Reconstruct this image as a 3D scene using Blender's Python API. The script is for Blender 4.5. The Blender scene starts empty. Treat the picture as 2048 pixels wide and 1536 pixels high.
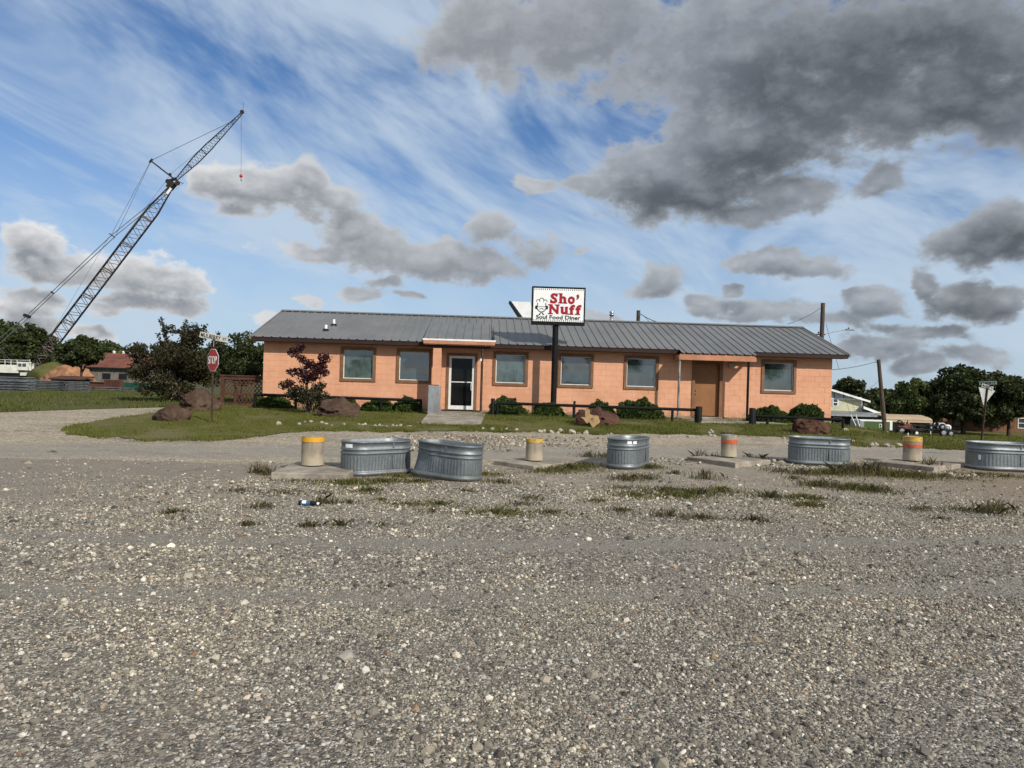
import bpy, bmesh, math, random
import numpy as np
from mathutils import Vector, Matrix, noise as mnoise

SC = bpy.context.scene
COL = SC.collection
rad = math.radians
# ------------------------------------------------------------------ camera
EYE, FPX, ROLL = 1.6, 1420.0, rad(1.64)
cam = bpy.data.cameras.new('camera'); cam.sensor_width = 36; cam.lens = 36 * FPX / 2048
cam.clip_start = 0.05; cam.clip_end = 3000
cam_o = bpy.data.objects.new('camera', cam); COL.objects.link(cam_o)
cam_o.matrix_world = Matrix.Translation((0, 0, EYE)) @ Matrix.Rotation(rad(90), 4, 'X') @ Matrix.Rotation(ROLL, 4, 'Z')
SC.camera = cam_o
# ------------------------------------------------------------------ sun, exposure
SUN_AZ, SUN_EL = 40.0, 34.0            # degrees to the right of straight behind the camera, height
TO_SUN = Vector((math.sin(rad(SUN_AZ)) * math.cos(rad(SUN_EL)), -math.cos(rad(SUN_AZ)) * math.cos(rad(SUN_EL)), math.sin(rad(SUN_EL))))
sl = bpy.data.lights.new('sun', 'SUN'); sl.energy = 4.4; sl.angle = rad(0.5); sl.color = (1.0, 0.945, 0.86)
so = bpy.data.objects.new('sun', sl); COL.objects.link(so)
so.rotation_euler = (-TO_SUN).to_track_quat('-Z', 'Y').to_euler()
SC.view_settings.view_transform = 'Standard'; SC.view_settings.look = 'None'
SC.view_settings.exposure = 0.0; SC.view_settings.gamma = 1.0; SC.view_settings.use_curve_mapping = False

# ------------------------------------------------------------------ node helper
class NT:
    def __init__(s, tree): s.t = tree; s.n = tree.nodes; s.l = tree.links
    def node(s, typ, **kw):
        nd = s.n.new(typ)
        for k, v in kw.items(): setattr(nd, k, v)
        return nd
    def put(s, sock, v):
        if v is None: return
        if isinstance(v, bpy.types.NodeSocket): s.l.new(v, sock)
        else:
            if hasattr(sock.default_value, '__len__') and not hasattr(v, '__len__'): v = (v,) * len(sock.default_value)
            if hasattr(v, '__len__') and len(sock.default_value) == 4 and len(v) == 3: v = (*v, 1)
            sock.default_value = v
    def math(s, op, a, b=None, c=None, clamp=False):
        nd = s.node('ShaderNodeMath', operation=op, use_clamp=clamp)
        s.put(nd.inputs[0], a); s.put(nd.inputs[1], b); s.put(nd.inputs[2], c)
        return nd.outputs[0]
    def vmath(s, op, a, b=None, c=None):
        nd = s.node('ShaderNodeVectorMath', operation=op)
        s.put(nd.inputs[0], a); s.put(nd.inputs[1], b)
        if c is not None:
            s.put(nd.inputs[3 if op == 'SCALE' else 2], c)
        return nd.outputs['Value'] if op in ('LENGTH', 'DOT_PRODUCT', 'DISTANCE') else nd.outputs[0]
    def mix(s, f, a, b, blend='MIX'):
        nd = s.node('ShaderNodeMix', data_type='RGBA', blend_type=blend)
        s.put(nd.inputs[0], f); s.put(nd.inputs[6], a); s.put(nd.inputs[7], b)
        return nd.outputs[2]
    def mapr(s, v, a, b, c=0.0, d=1.0, smooth=True):
        nd = s.node('ShaderNodeMapRange', interpolation_type='SMOOTHSTEP' if smooth else 'LINEAR')
        for i, x in enumerate((v, a, b, c, d)): s.put(nd.inputs[i], x)
        return nd.outputs[0]
    def noise(s, vec, scale, detail=4, rough=0.5, dist=0.0, out=0):
        nd = s.node('ShaderNodeTexNoise')
        s.put(nd.inputs['Vector'], vec); s.put(nd.inputs['Scale'], scale)
        nd.inputs['Detail'].default_value = detail; nd.inputs['Roughness'].default_value = rough; nd.inputs['Distortion'].default_value = dist
        return nd.outputs[out]
    def vor(s, vec, scale, feature='F1', rnd=1.0):
        nd = s.node('ShaderNodeTexVoronoi', feature=feature)
        s.put(nd.inputs['Vector'], vec); s.put(nd.inputs['Scale'], scale); nd.inputs['Randomness'].default_value = rnd
        return nd
    def ramp(s, f, stops, interp='LINEAR'):
        nd = s.node('ShaderNodeValToRGB'); cr = nd.color_ramp; cr.interpolation = interp
        while len(cr.elements) < len(stops): cr.elements.new(0.5)
        for e, (p, c) in zip(cr.elements, stops): e.position = p; e.color = (*c, 1) if len(c) == 3 else c
        s.put(nd.inputs[0], f); return nd.outputs[0]
    def sep(s, v):
        nd = s.node('ShaderNodeSeparateXYZ'); s.put(nd.inputs[0], v); return nd.outputs
    def comb(s, x, y, z):
        nd = s.node('ShaderNodeCombineXYZ')
        for i, v in enumerate((x, y, z)): s.put(nd.inputs[i], v)
        return nd.outputs[0]

# ------------------------------------------------------------------ sky
world = bpy.data.worlds.new('World'); SC.world = world; world.use_nodes = True
W = NT(world.node_tree); W.n.clear()
SKY_K = 0.085
SKY_TINT = (0.66, 0.96, 1.30)

def px_dir(px, py):
    u, v = px - 1024, 768 - py
    return Vector(((u * math.cos(ROLL) - v * math.sin(ROLL)) / FPX, 1.0, (u * math.sin(ROLL) + v * math.cos(ROLL)) / FPX))
def px_azel(px, py):
    d = px_dir(px, py).normalized()
    return math.atan2(d.x, d.y), math.asin(d.z)

# cumulus masses seen from here: centre and half-extent measured in the photograph, stored as azimuth / elevation
CLOUDS = [  # x, y, rx, ry
 (1720,140,470,175),(1440,110,330,165),(1960,90,330,190),(1480,300,270,120),(1330,335,200,85),(1370,385,250,75),(1780,225,340,95),(1150,70,260,140),(1620,210,300,110),(1900,170,260,110),(1560,300,200,90),
 (1590,395,115,60),(1160,372,90,28),(2010,220,230,110),(960,60,170,100),(1480,420,190,40),(1060,370,80,22),
 (500,375,160,58),(600,355,70,45),(420,365,90,45),(470,415,80,30),(660,410,75,45),(700,470,110,60),(740,520,90,55),(620,505,110,30),(840,525,100,50),(880,520,80,50),(960,535,110,38),
 (1000,465,85,48),(1090,500,95,36),(1160,495,35,12),(770,575,75,24),(725,600,90,20),(840,600,50,14),(605,610,28,18),
 (50,460,120,52),(110,485,70,35),(150,535,210,52),(60,515,90,40),(290,540,110,50),(355,545,70,48),(290,600,140,38),(230,620,90,30),(70,610,110,34),(30,650,90,30),(205,665,65,22),(520,650,60,20),
 (1330,558,62,42),(1310,575,80,22),(1620,532,110,28),(1560,520,60,24),(1508,524,42,26),(1740,362,80,42),(1720,385,60,24),(1950,490,140,48),(2010,460,110,60),(2070,430,90,60),
 (1940,600,130,52),(1850,565,38,34),(2035,590,70,48),(1710,590,85,28),(1740,615,95,24),(1560,622,150,34),(1640,640,120,26),(1415,615,80,28),(1462,580,34,16),(1390,600,50,20),(1850,665,140,22),(1760,690,130,34),(1980,700,120,34),(1205,630,70,20),(1780,650,70,18),(1840,725,120,24),
]
DARKS = [(1760,130,430,170),(1520,330,210,80),(1380,395,220,50),(1900,210,300,90),(1950,610,160,70),(1990,480,130,60)]

def cloud_group(nm, clouds, darks):
    g = bpy.data.node_groups.new('cloud_density_' + nm, 'ShaderNodeTree')
    g.interface.new_socket('Dir', in_out='INPUT', socket_type='NodeSocketVector')
    g.interface.new_socket('Lift', in_out='INPUT', socket_type='NodeSocketFloat')
    g.interface.new_socket('D', in_out='OUTPUT', socket_type='NodeSocketFloat')
    g.interface.new_socket('Dark', in_out='OUTPUT', socket_type='NodeSocketFloat')
    q = NT(g); gi = q.node('NodeGroupInput'); go = q.node('NodeGroupOutput')
    d = q.vmath('ADD', gi.outputs['Dir'], q.comb(0, 0, gi.outputs['Lift']))
    x, y, z = q.sep(d)
    az = q.math('ARCTAN2', x, y); el = q.math('ARCSINE', z)
    vec = q.vmath('MULTIPLY', d, (1.0, 1.0, 1.45))
    wn = q.noise(vec, 9.0, 4, 0.55, out=1)
    warp = q.vmath('SUBTRACT', wn, (0.5, 0.5, 0.5))
    p = q.vmath('MULTIPLY_ADD', warp, (0.13, 0.06, 0), q.comb(az, el, 0))
    def field(lobes):
        cur = None
        for cx, cy, rx, ry in lobes:
            a, e = px_azel(cx, cy)
            ra = rx / FPX * math.cos(a) ** 2; re = ry / FPX * math.cos(a)
            l = q.vmath('LENGTH', q.vmath('MULTIPLY_ADD', p, (1 / ra, 1 / re, 0), (-a / ra, -e / re, 0)))
            cur = l if cur is None else q.math('SMOOTH_MIN', cur, l, 0.3)
        return cur if cur is not None else 9.0
    L = q.math('MAXIMUM', q.math('SUBTRACT', 0.86, field(clouds)), -1.5)
    f = q.noise(vec, 19.0, 7, 0.62)
    f2 = q.sep(wn)[2]
    D = q.math('MULTIPLY_ADD', q.math('SUBTRACT', f, 0.5), CL_AMP, L)
    q.put(go.inputs['D'], q.math('MULTIPLY_ADD', q.math('SUBTRACT', f2, 0.5), 0.6, D))
    DK = q.math('SUBTRACT', 1.0, field(darks))
    q.put(go.inputs['Dark'], q.mapr(q.math('MULTIPLY_ADD', q.math('SUBTRACT', f2, 0.5), 0.8, DK), -0.25, 0.75))
    return g

CL_AMP = 1.6
tc = W.node('ShaderNodeTexCoord'); dirv = W.vmath('NORMALIZE', tc.outputs['Generated'])
sky = W.node('ShaderNodeTexSky', sky_type='NISHITA'); sky.sun_disc = False
sky.sun_elevation = rad(SUN_EL); sky.sun_rotation = rad(180 - SUN_AZ); sky.air_density = 1.0; sky.dust_density = 0.8; sky.ozone_density = 1.6
base = W.vmath('MULTIPLY', W.vmath('SCALE', sky.outputs[0], None, SKY_K), SKY_TINT)
dx, dy, dz = W.sep(dirv)
AZ = W.math('ARCTAN2', dx, dy); EL = W.math('ARCSINE', dz)
# high thin veil, streaked from upper left to lower right
rot = W.node('ShaderNodeVectorRotate', rotation_type='AXIS_ANGLE'); W.put(rot.inputs['Vector'], dirv)
rot.inputs['Axis'].default_value = (0, 1, 0); rot.inputs['Angle'].default_value = rad(-27)
v1 = W.noise(W.vmath('MULTIPLY', rot.outputs[0], (1.2, 1.2, 3.6)), 2.2, 5, 0.60, 0.4)
v2 = W.noise(W.vmath('MULTIPLY', rot.outputs[0], (2.0, 2.0, 8.0)), 6.0, 4, 0.62)
veil = W.mapr(W.math('MULTIPLY_ADD', v2, 0.08, v1), 0.37, 0.68)
low = W.mapr(dz, 0.0, 0.38, 0.98, 0.0)
veil = W.math('MAXIMUM', W.math('MULTIPLY', veil, 0.86), W.math('MULTIPLY', low, W.math('MULTIPLY_ADD', veil, 0.35, 0.65)))
clear = W.mix(veil, base, (0.54, 0.65, 0.775))
right = W.mapr(dx, -0.1, 0.42)
body0 = W.mix(right, (0.275, 0.295, 0.325), (0.20, 0.225, 0.262))
topc0 = W.mix(W.mapr(dx, -0.48, -0.12), (0.80, 0.80, 0.80), (0.52, 0.545, 0.58)); topc0 = W.mix(right, topc0, (0.42, 0.455, 0.50))
def region(nm, a0, a1, e0, e1):
    def near(lo): 
        out = []
        for cx, cy, rx, ry in lo:
            a, e = px_azel(cx, cy); ra, re = rx / FPX * 1.45 + 0.06, ry / FPX * 1.45 + 0.04
            if a + ra > a0 and a - ra < a1 and e + re > e0 and e - re < e1: out.append((cx, cy, rx, ry))
        return out
    g = cloud_group(nm, near(CLOUDS), near(DARKS))
    nd = []
    for lift in (0.0, 0.024):
        k = W.node('ShaderNodeGroup'); k.node_tree = g; W.put(k.inputs['Dir'], dirv); W.put(k.inputs['Lift'], lift); nd.append(k)
    D0, D1, dark = nd[0].outputs['D'], nd[1].outputs['D'], nd[0].outputs['Dark']
    alpha = W.mapr(D0, -0.03, 0.32)
    lit = W.math('MULTIPLY_ADD', W.math('SUBTRACT', D0, D1), 0.72, 0.04, clamp=True)
    lit = W.math('ADD', lit, W.mapr(D0, 0.0, 0.62, 0.72, 0.0), clamp=True)
    body = W.mix(dark, body0, (0.096, 0.110, 0.125))
    topc = W.mix(W.math('MULTIPLY', dark, 0.6), topc0, (0.27, 0.285, 0.30))
    cc = W.mix(lit, body, topc)
    b = W.node('ShaderNodeBackground'); W.put(b.inputs[0], W.mix(W.math('MULTIPLY', alpha, 0.96), clear, cc)); return b.outputs[0]
def choose(f, a, b):
    m = W.node('ShaderNodeMixShader'); W.put(m.inputs[0], f); W.l.new(a, m.inputs[1]); W.l.new(b, m.inputs[2]); return m.outputs[0]
A_, E_ = 0.70, 0.58
AM, E1 = 0.0, 0.245
lo_ = choose(W.math('GREATER_THAN', AZ, AM), region('low_west', -A_, AM, -0.05, E1), region('low_east', AM, A_, -0.05, E1))
hi_ = choose(W.math('GREATER_THAN', AZ, AM), region('high_west', -A_, AM, E1, E_), region('high_east', AM, A_, E1, E_))
ahead = choose(W.math('GREATER_THAN', EL, E1), lo_, hi_)
# the rest of the sky: the same broken cumulus over the same veil
zz = W.math('ADD', W.math('MAXIMUM', dz, 0.0), 0.13)
gn = W.noise(W.comb(W.math('DIVIDE', dx, zz), W.math('DIVIDE', dy, zz), 0), 1.3, 4, 0.58)
gcol = W.mix(W.mapr(gn, 0.58, 0.76), (0.70, 0.70, 0.70), (0.30, 0.31, 0.33))
gb = W.node('ShaderNodeBackground'); W.put(gb.inputs[0], W.mix(W.mapr(gn, 0.50, 0.57), clear, gcol))
inside_ = W.math('MULTIPLY', W.math('LESS_THAN', W.math('ABSOLUTE', AZ), A_), W.math('LESS_THAN', EL, E_))
wo = W.node('ShaderNodeOutputWorld'); W.l.new(choose(inside_, gb.outputs[0], ahead), wo.inputs[0])
world.cycles.sampling_method = 'MANUAL'; world.cycles.sample_map_resolution = 512
SC.cycles.max_bounces = 5; SC.cycles.diffuse_bounces = 3; SC.cycles.glossy_bounces = 3; SC.cycles.transmission_bounces = 4; SC.cycles.transparent_max_bounces = 8

# ------------------------------------------------------------------ terrain
def sm(a, b, x):
    t = np.clip((np.asarray(x, float) - a) / (b - a), 0, 1); return t * t * (3 - 2 * t)
def H(x, y):
    x = np.asarray(x, float); y = np.asarray(y, float)
    r = 0.5 * sm(12, 25.5, y) * (1 - sm(10.5, 16, x))
    r = r - 1.55 * sm(11, 17, x) * np.clip((y - 18) / 40, 0, 1)
    r = r - 0.42 * (1 - sm(-12, -5, x)) * sm(27, 60, y)
    return r
def Hf(x, y): return float(H(x, y))
def at(px, py, Y):
    p = px_dir(px, py) * Y; p.z += EYE; return p
def gnd(px, py):
    r = px_dir(px, py); ys = np.linspace(2, 150, 9000)
    d = EYE + r.z * ys - H(r.x * ys, ys); i = int(np.argmax(d < 0))
    return Vector((r.x * ys[i], ys[i], Hf(r.x * ys[i], ys[i])))
def onH(x, y, dz=0.0): return Vector((x, y, Hf(x, y) + dz))

# ------------------------------------------------------------------ mesh helpers
class MB:
    def __init__(s): s.v = []; s.f = []; s.sm = []
    def add(s, vs, fs, smooth=False):
        o = len(s.v); s.v += [tuple(v) for v in vs]
        s.f += [tuple(i + o for i in f) for f in fs]; s.sm += [smooth] * len(fs); return s
    def box(s, c, sz, R=None, bev=0.0):
        hx, hy, hz = sz[0] / 2, sz[1] / 2, sz[2] / 2; c = Vector(c)
        if bev <= 0:
            vs = [Vector((a * hx, b * hy, d * hz)) for d in (-1, 1) for a, b in ((-1, -1), (1, -1), (1, 1), (-1, 1))]
            fs = [(3, 2, 1, 0), (4, 5, 6, 7), (0, 1, 5, 4), (1, 2, 6, 5), (2, 3, 7, 6), (3, 0, 4, 7)]
        else:
            bm = bmesh.new(); bmesh.ops.create_cube(bm, size=1)
            for v in bm.verts: v.co = Vector((v.co.x * sz[0], v.co.y * sz[1], v.co.z * sz[2]))
            bmesh.ops.bevel(bm, geom=bm.edges[:], offset=bev, segments=1, affect='EDGES')
            bm.verts.index_update(); vs = [v.co.copy() for v in bm.verts]; fs = [[v.index for v in f.verts] for f in bm.faces]; bm.free()
        if R is not None: vs = [R @ v for v in vs]
        return s.add([v + c for v in vs], fs)
    def box2(s, a, b): return s.box([(a[i] + b[i]) / 2 for i in range(3)], [abs(b[i] - a[i]) for i in range(3)])
    def tube(s, p0, p1, r0, r1=None, n=8, caps=True, smooth=True):
        p0, p1 = Vector(p0), Vector(p1); r1 = r0 if r1 is None else r1
        d = p1 - p0
        if d.length < 1e-6: return s
        q = d.to_track_quat('Z', 'Y').to_matrix()
        vs = []
        for p, r in ((p0, r0), (p1, r1)):
            for k in range(n):
                a = 2 * math.pi * k / n; vs.append(p + q @ Vector((r * math.cos(a), r * math.sin(a), 0)))
        s.add(vs, [(k, (k + 1) % n, n + (k + 1) % n, n + k) for k in range(n)], smooth)
        if caps: s.add(vs, [tuple(range(n - 1, -1, -1)), tuple(range(n, 2 * n))])
        return s
    def path(s, pts, r, n=6):
        for i in range(len(pts) - 1):
            ra = r[i] if hasattr(r, '__len__') else r; rb = r[i + 1] if hasattr(r, '__len__') else r
            s.tube(pts[i], pts[i + 1], ra, rb, n)
        return s
    def lathe(s, prof, n=24, c=(0, 0, 0), smooth=True):
        c = Vector(c); vs = []
        for r, z in prof:
            for k in range(n):
                a = 2 * math.pi * k / n; vs.append(c + Vector((r * math.cos(a), r * math.sin(a), z)))
        fs = [(i * n + k, i * n + (k + 1) % n, (i + 1) * n + (k + 1) % n, (i + 1) * n + k) for i in range(len(prof) - 1) for k in range(n)]
        return s.add(vs, fs, smooth)
    def prism(s, poly, M, t):
        """poly in local x,z extruded along local y from 0 to t, placed by matrix M"""
        n = len(poly); vs = [M @ Vector((x, 0, z)) for x, z in poly] + [M @ Vector((x, t, z)) for x, z in poly]
        return s.add(vs, [tuple(range(n)), tuple(range(2 * n - 1, n - 1, -1))] + [((k + 1) % n, k, n + k, n + (k + 1) % n) for k in range(n)])
    def mesh(s, name, mat):
        me = bpy.data.meshes.new(name); me.from_pydata(s.v, [], s.f); me.polygons.foreach_set('use_smooth', s.sm)
        if mat is not None: me.materials.append(mat)
        me.update(); return me
    def build(s, name, mat, parent=None, loc=None, rot=None):
        return link(name, s.mesh(name, mat), parent, loc, rot)

def link(name, me, parent=None, loc=None, rot=None):
    o = bpy.data.objects.new(name, me); COL.objects.link(o)
    if parent is not None: o.parent = parent
    if loc is not None: o.location = loc
    if rot is not None: o.rotation_euler = rot
    return o
def tag(o, label=None, cat=None, group=None, kind=None):
    if label: o['label'] = label
    if cat: o['category'] = cat
    if group: o['group'] = group
    if kind: o['kind'] = kind
    return o
def thing(name, label, cat, loc=(0, 0, 0), rz=0.0, group=None):
    o = bpy.data.objects.new(name, None); COL.objects.link(o); o.location = loc; o.rotation_euler = (0, 0, rz)
    o.empty_display_size = 0.2
    return tag(o, label, cat, group)
def copy_tree(o, parent=None):
    c = o.copy(); COL.objects.link(c)
    if parent is not None: c.parent = parent
    for ch in list(o.children): copy_tree(ch, c)
    return c
def np_mesh(name, V, k, mat, smooth=False):
    """V: (n,k,3) separate k-gons"""
    n = V.shape[0]; me = bpy.data.meshes.new(name)
    me.vertices.add(n * k); me.vertices.foreach_set('co', V.reshape(-1).astype(np.float32))
    me.loops.add(n * k); me.loops.foreach_set('vertex_index', np.arange(n * k, dtype=np.int32))
    me.polygons.add(n); me.polygons.foreach_set('loop_start', np.arange(0, n * k, k, dtype=np.int32))
    try: me.polygons.foreach_set('loop_total', np.full(n, k, dtype=np.int32))
    except Exception: pass
    me.materials.append(mat); me.update(calc_edges=True); me.validate(); return me

# ------------------------------------------------------------------ materials
MATS = {}
def new_mat(name):
    m = bpy.data.materials.new(name); m.use_nodes = True; t = NT(m.node_tree)
    b = t.n['Principled BSDF']; return m, t, b
def mat(name, c, rough=0.8, metal=0.0, var=0.15, vscale=6.0, bump=0.0, bscale=40.0, spec=0.3, c2=None, dirt=0.0, stretch=(1, 1, 1), coat=0.0):
    """plain procedural surface: two-scale colour variation, roughness variation and fine relief"""
    if name in MATS: return MATS[name]
    m, t, b = new_mat(name)
    tcn = t.node('ShaderNodeTexCoord'); v = t.vmath('MULTIPLY', tcn.outputs['Object'], stretch)
    n1 = t.noise(v, vscale, 5, 0.6); n2 = t.noise(v, vscale * 7, 3, 0.6)
    f = t.mapr(t.math('MULTIPLY_ADD', n2, 0.35, n1), 0.4, 0.95)
    c2 = c2 or tuple(x * (1 - var * 1.6) for x in c)
    ch = tuple(min(1, x * (1 + var * 0.6)) for x in c)
    colr = t.mix(f, ch, c2)
    if dirt > 0:
        d = t.mapr(t.noise(v, vscale * 0.6, 6, 0.7, 0.4), 0.5, 0.75, 0, dirt)
        colr = t.mix(d, colr, (0.10, 0.08, 0.06))
    t.put(b.inputs['Base Color'], colr)
    t.put(b.inputs['Roughness'], t.math('MULTIPLY_ADD', n2, 0.2, rough - 0.1, clamp=True))
    b.inputs['Metallic'].default_value = metal; b.inputs['Specular IOR Level'].default_value = spec
    if coat: b.inputs['Coat Weight'].default_value = coat
    if bump > 0:
        bn = t.node('ShaderNodeBump'); bn.inputs['Strength'].default_value = bump; bn.inputs['Distance'].default_value = 0.02
        t.put(bn.inputs['Height'], t.noise(v, bscale, 5, 0.65)); t.l.new(bn.outputs[0], b.inputs['Normal'])
    MATS[name] = m; return m
def leaf_mat(name, stops, rough=0.55, trans=0.25):
    if name in MATS: return MATS[name]
    m, t, b = new_mat(name)
    g = t.node('ShaderNodeNewGeometry'); tcn = t.node('ShaderNodeTexCoord')
    r = t.math('MULTIPLY_ADD', t.noise(tcn.outputs['Object'], 1.3, 2), 0.5, t.math('MULTIPLY', g.outputs['Random Per Island'], 0.5))
    c = t.ramp(r, stops)
    t.put(b.inputs['Base Color'], c); b.inputs['Roughness'].default_value = rough; b.inputs['Specular IOR Level'].default_value = 0.25
    tr = t.node('ShaderNodeBsdfTranslucent'); t.put(tr.inputs[0], c)
    mx = t.node('ShaderNodeMixShader'); mx.inputs[0].default_value = trans
    t.l.new(b.outputs[0], mx.inputs[1]); t.l.new(tr.outputs[0], mx.inputs[2])
    t.l.new(mx.outputs[0], t.n['Material Output'].inputs[0]); MATS[name] = m; return m

PINK = (0.65, 0.335, 0.20)
def block_mat():
    m, t, b = new_mat('painted_block')
    g = t.node('ShaderNodeNewGeometry'); oi = t.node('ShaderNodeObjectInfo')
    p = g.outputs['Position']
    n1 = t.noise(p, 1.1, 5, 0.65); n2 = t.noise(p, 9, 4, 0.6)
    c = t.mix(t.mapr(n1, 0.35, 0.7), (PINK[0] * 1.06, PINK[1] * 1.07, PINK[2] * 1.08), (PINK[0] * 0.90, PINK[1] * 0.86, PINK[2] * 0.82))
    c = t.mix(t.math('MULTIPLY', oi.outputs['Random'], 0.10), c, (0.40, 0.16, 0.085))
    st = t.noise(t.vmath('MULTIPLY', p, (5, 5, 0.7)), 1.6, 4, 0.7)
    c = t.mix(t.mapr(st, 0.55, 0.78, 0, 0.45), c, (0.72, 0.45, 0.32)); c = t.mix(t.mapr(t.noise(t.vmath('MULTIPLY', p, (7, 7, 0.5)), 1.1, 5, 0.7), 0.55, 0.75, 0, 0.42), c, (0.38, 0.22, 0.145))
    # splash-back dirt low on the wall
    z = t.sep(p)[2]
    c = t.mix(t.math('MULTIPLY', t.mapr(z, 0.55, 1.0, 0.8, 0.0), t.mapr(n2, 0.35, 0.7)), c, (0.32, 0.19, 0.12))
    t.put(b.inputs['Base Color'], c); b.inputs['Roughness'].default_value = 0.7; b.inputs['Specular IOR Level'].default_value = 0.25
    bn = t.node('ShaderNodeBump'); bn.inputs['Strength'].default_value = 0.35; bn.inputs['Distance'].default_value = 0.006
    t.put(bn.inputs['Height'], t.noise(p, 90, 4, 0.7)); t.l.new(bn.outputs[0], b.inputs['Normal'])
    return m
M_BLOCK = block_mat()
M_JOINT = mat('painted_joint', (0.56, 0.265, 0.155), 0.85, bump=0.3)
M_TRIM = mat('brown_trim', (0.21, 0.105, 0.05), 0.6, var=0.2, vscale=3, bump=0.1, bscale=60, stretch=(1, 1, 1))
M_FASCIA = mat('fascia_brown', (0.032, 0.014, 0.011), 0.7, var=0.25)
M_PFASCIA = mat('porch_fascia', (0.46, 0.21, 0.12), 0.65, var=0.2, vscale=2, bump=0.1)
M_DOORB = mat('brown_door', (0.27, 0.12, 0.045), 0.5, var=0.12, vscale=2)
M_ALU = mat('white_aluminium', (0.70, 0.69, 0.64), 0.45, var=0.1, vscale=5, dirt=0.15)
M_WHITE = mat('white_paint', (0.76, 0.76, 0.73), 0.55, var=0.08, vscale=3, dirt=0.15)
M_CONC = mat('weathered_concrete', (0.33, 0.285, 0.225), 0.9, var=0.3, vscale=3, bump=0.5, bscale=50, dirt=0.4)
M_CONCG = mat('grey_concrete', (0.23, 0.245, 0.25), 0.85, var=0.25, vscale=4, bump=0.35, bscale=60, dirt=0.3, stretch=(1, 1, 0.4))
M_FOUND = mat('foundation', (0.36, 0.25, 0.17), 0.9, var=0.3, vscale=2, bump=0.4, dirt=0.3)
M_BLACK = mat('black_pipe_paint', (0.010, 0.010, 0.010), 0.65, var=0.3, vscale=8, spec=0.15, dirt=0.1)
M_BOULD = None
M_GALV_DULL = mat('dull_galvanised', (0.33, 0.34, 0.34), 0.5, metal=0.6, var=0.2)
M_WOODPOLE = mat('weathered_pole', (0.105, 0.075, 0.05), 0.9, var=0.4, vscale=5, bump=0.6, bscale=30, stretch=(3, 3, 0.25))
M_STEELPOST = mat('rusty_steel_post', (0.09, 0.055, 0.035), 0.7, metal=0.3, var=0.4, vscale=9)
M_RUBBER = mat('black_rubber', (0.015, 0.015, 0.015), 0.85, var=0.3)
M_DARKMETAL = mat('dark_machinery', (0.02, 0.02, 0.022), 0.55, metal=0.3, var=0.4, vscale=4)
M_WIRE = mat('wire', (0.03, 0.03, 0.032), 0.6)
M_RED = mat('sign_red', (0.50, 0.035, 0.02), 0.45, var=0.1)
M_SIGNWHITE = mat('sign_white', (0.80, 0.80, 0.78), 0.45, var=0.04)
M_TXTBLACK = mat('sign_black', (0.012, 0.012, 0.012), 0.5)
M_TXTRED = mat('lettering_red', (0.33, 0.010, 0.024), 0.45, var=0.05)

def roof_mat():
    m, t, b = new_mat('weathered_metal_roof')
    tcn = t.node('ShaderNodeTexCoord'); g = t.node('ShaderNodeNewGeometry'); oi = t.node('ShaderNodeObjectInfo'); p = g.outputs['Position']
    n1 = t.noise(p, 0.7, 5, 0.6); st = t.noise(t.vmath('MULTIPLY', p, (9, 0.5, 0.5)), 1.5, 5, 0.65)
    c = t.mix(t.mapr(n1, 0.3, 0.7), (0.19, 0.187, 0.178), (0.15, 0.149, 0.142))
    c = t.mix(t.mapr(st, 0.45, 0.75, 0, 0.5), c, (0.22, 0.212, 0.195))
    c = t.mix(t.math('MULTIPLY', oi.outputs['Random'], 0.18), c, (0.13, 0.13, 0.127))
    t.put(b.inputs['Base Color'], c); t.put(b.inputs['Roughness'], t.math('MULTIPLY_ADD', st, 0.25, 0.36))
    b.inputs['Metallic'].default_value = 0.15; b.inputs['Specular IOR Level'].default_value = 0.3
    bn = t.node('ShaderNodeBump'); bn.inputs['Strength'].default_value = 0.12; bn.inputs['Distance'].default_value = 0.02
    t.put(bn.inputs['Height'], t.noise(t.vmath('MULTIPLY', p, (3, 1, 1)), 2.2, 3)); t.l.new(bn.outputs[0], b.inputs['Normal'])
    return m
M_ROOF = roof_mat()
def glass_mat(name, c, ior=2.1, rough=0.03, haze=0.5):
    m, t, b = new_mat(name)
    tcn = t.node('ShaderNodeTexCoord'); v = tcn.outputs['Object']
    n = t.noise(v, 2.0, 5, 0.65); st = t.noise(t.vmath('MULTIPLY', v, (6, 6, 0.8)), 1.5, 4, 0.7)
    c2 = tuple(min(1, x * (1 + 1.6 * haze) + 0.02 * haze) for x in c)
    t.put(b.inputs['Base Color'], t.mix(t.mapr(t.math('MULTIPLY_ADD', st, 0.5, n), 0.55, 1.0), c, c2))
    b.inputs['Roughness'].default_value = rough; b.inputs['IOR'].default_value = ior
    bn = t.node('ShaderNodeBump'); bn.inputs['Strength'].default_value = 0.05; bn.inputs['Distance'].default_value = 0.01
    t.put(bn.inputs['Height'], t.noise(v, 2.5, 2)); t.l.new(bn.outputs[0], b.inputs['Normal'])
    return m
M_GLASS = glass_mat('filmed_window_glass', (0.020, 0.032, 0.030), 2.2)
M_GLASS2 = glass_mat('hazy_window_glass', (0.040, 0.060, 0.054), 2.1, 0.06, 0.7)
M_GLASSD = glass_mat('dark_door_glass', (0.004, 0.005, 0.005), 1.28, 0.02, 0.2)
M_GLASSFAR = glass_mat('far_window_glass', (0.03, 0.035, 0.04), 1.6, 0.05)

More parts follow.
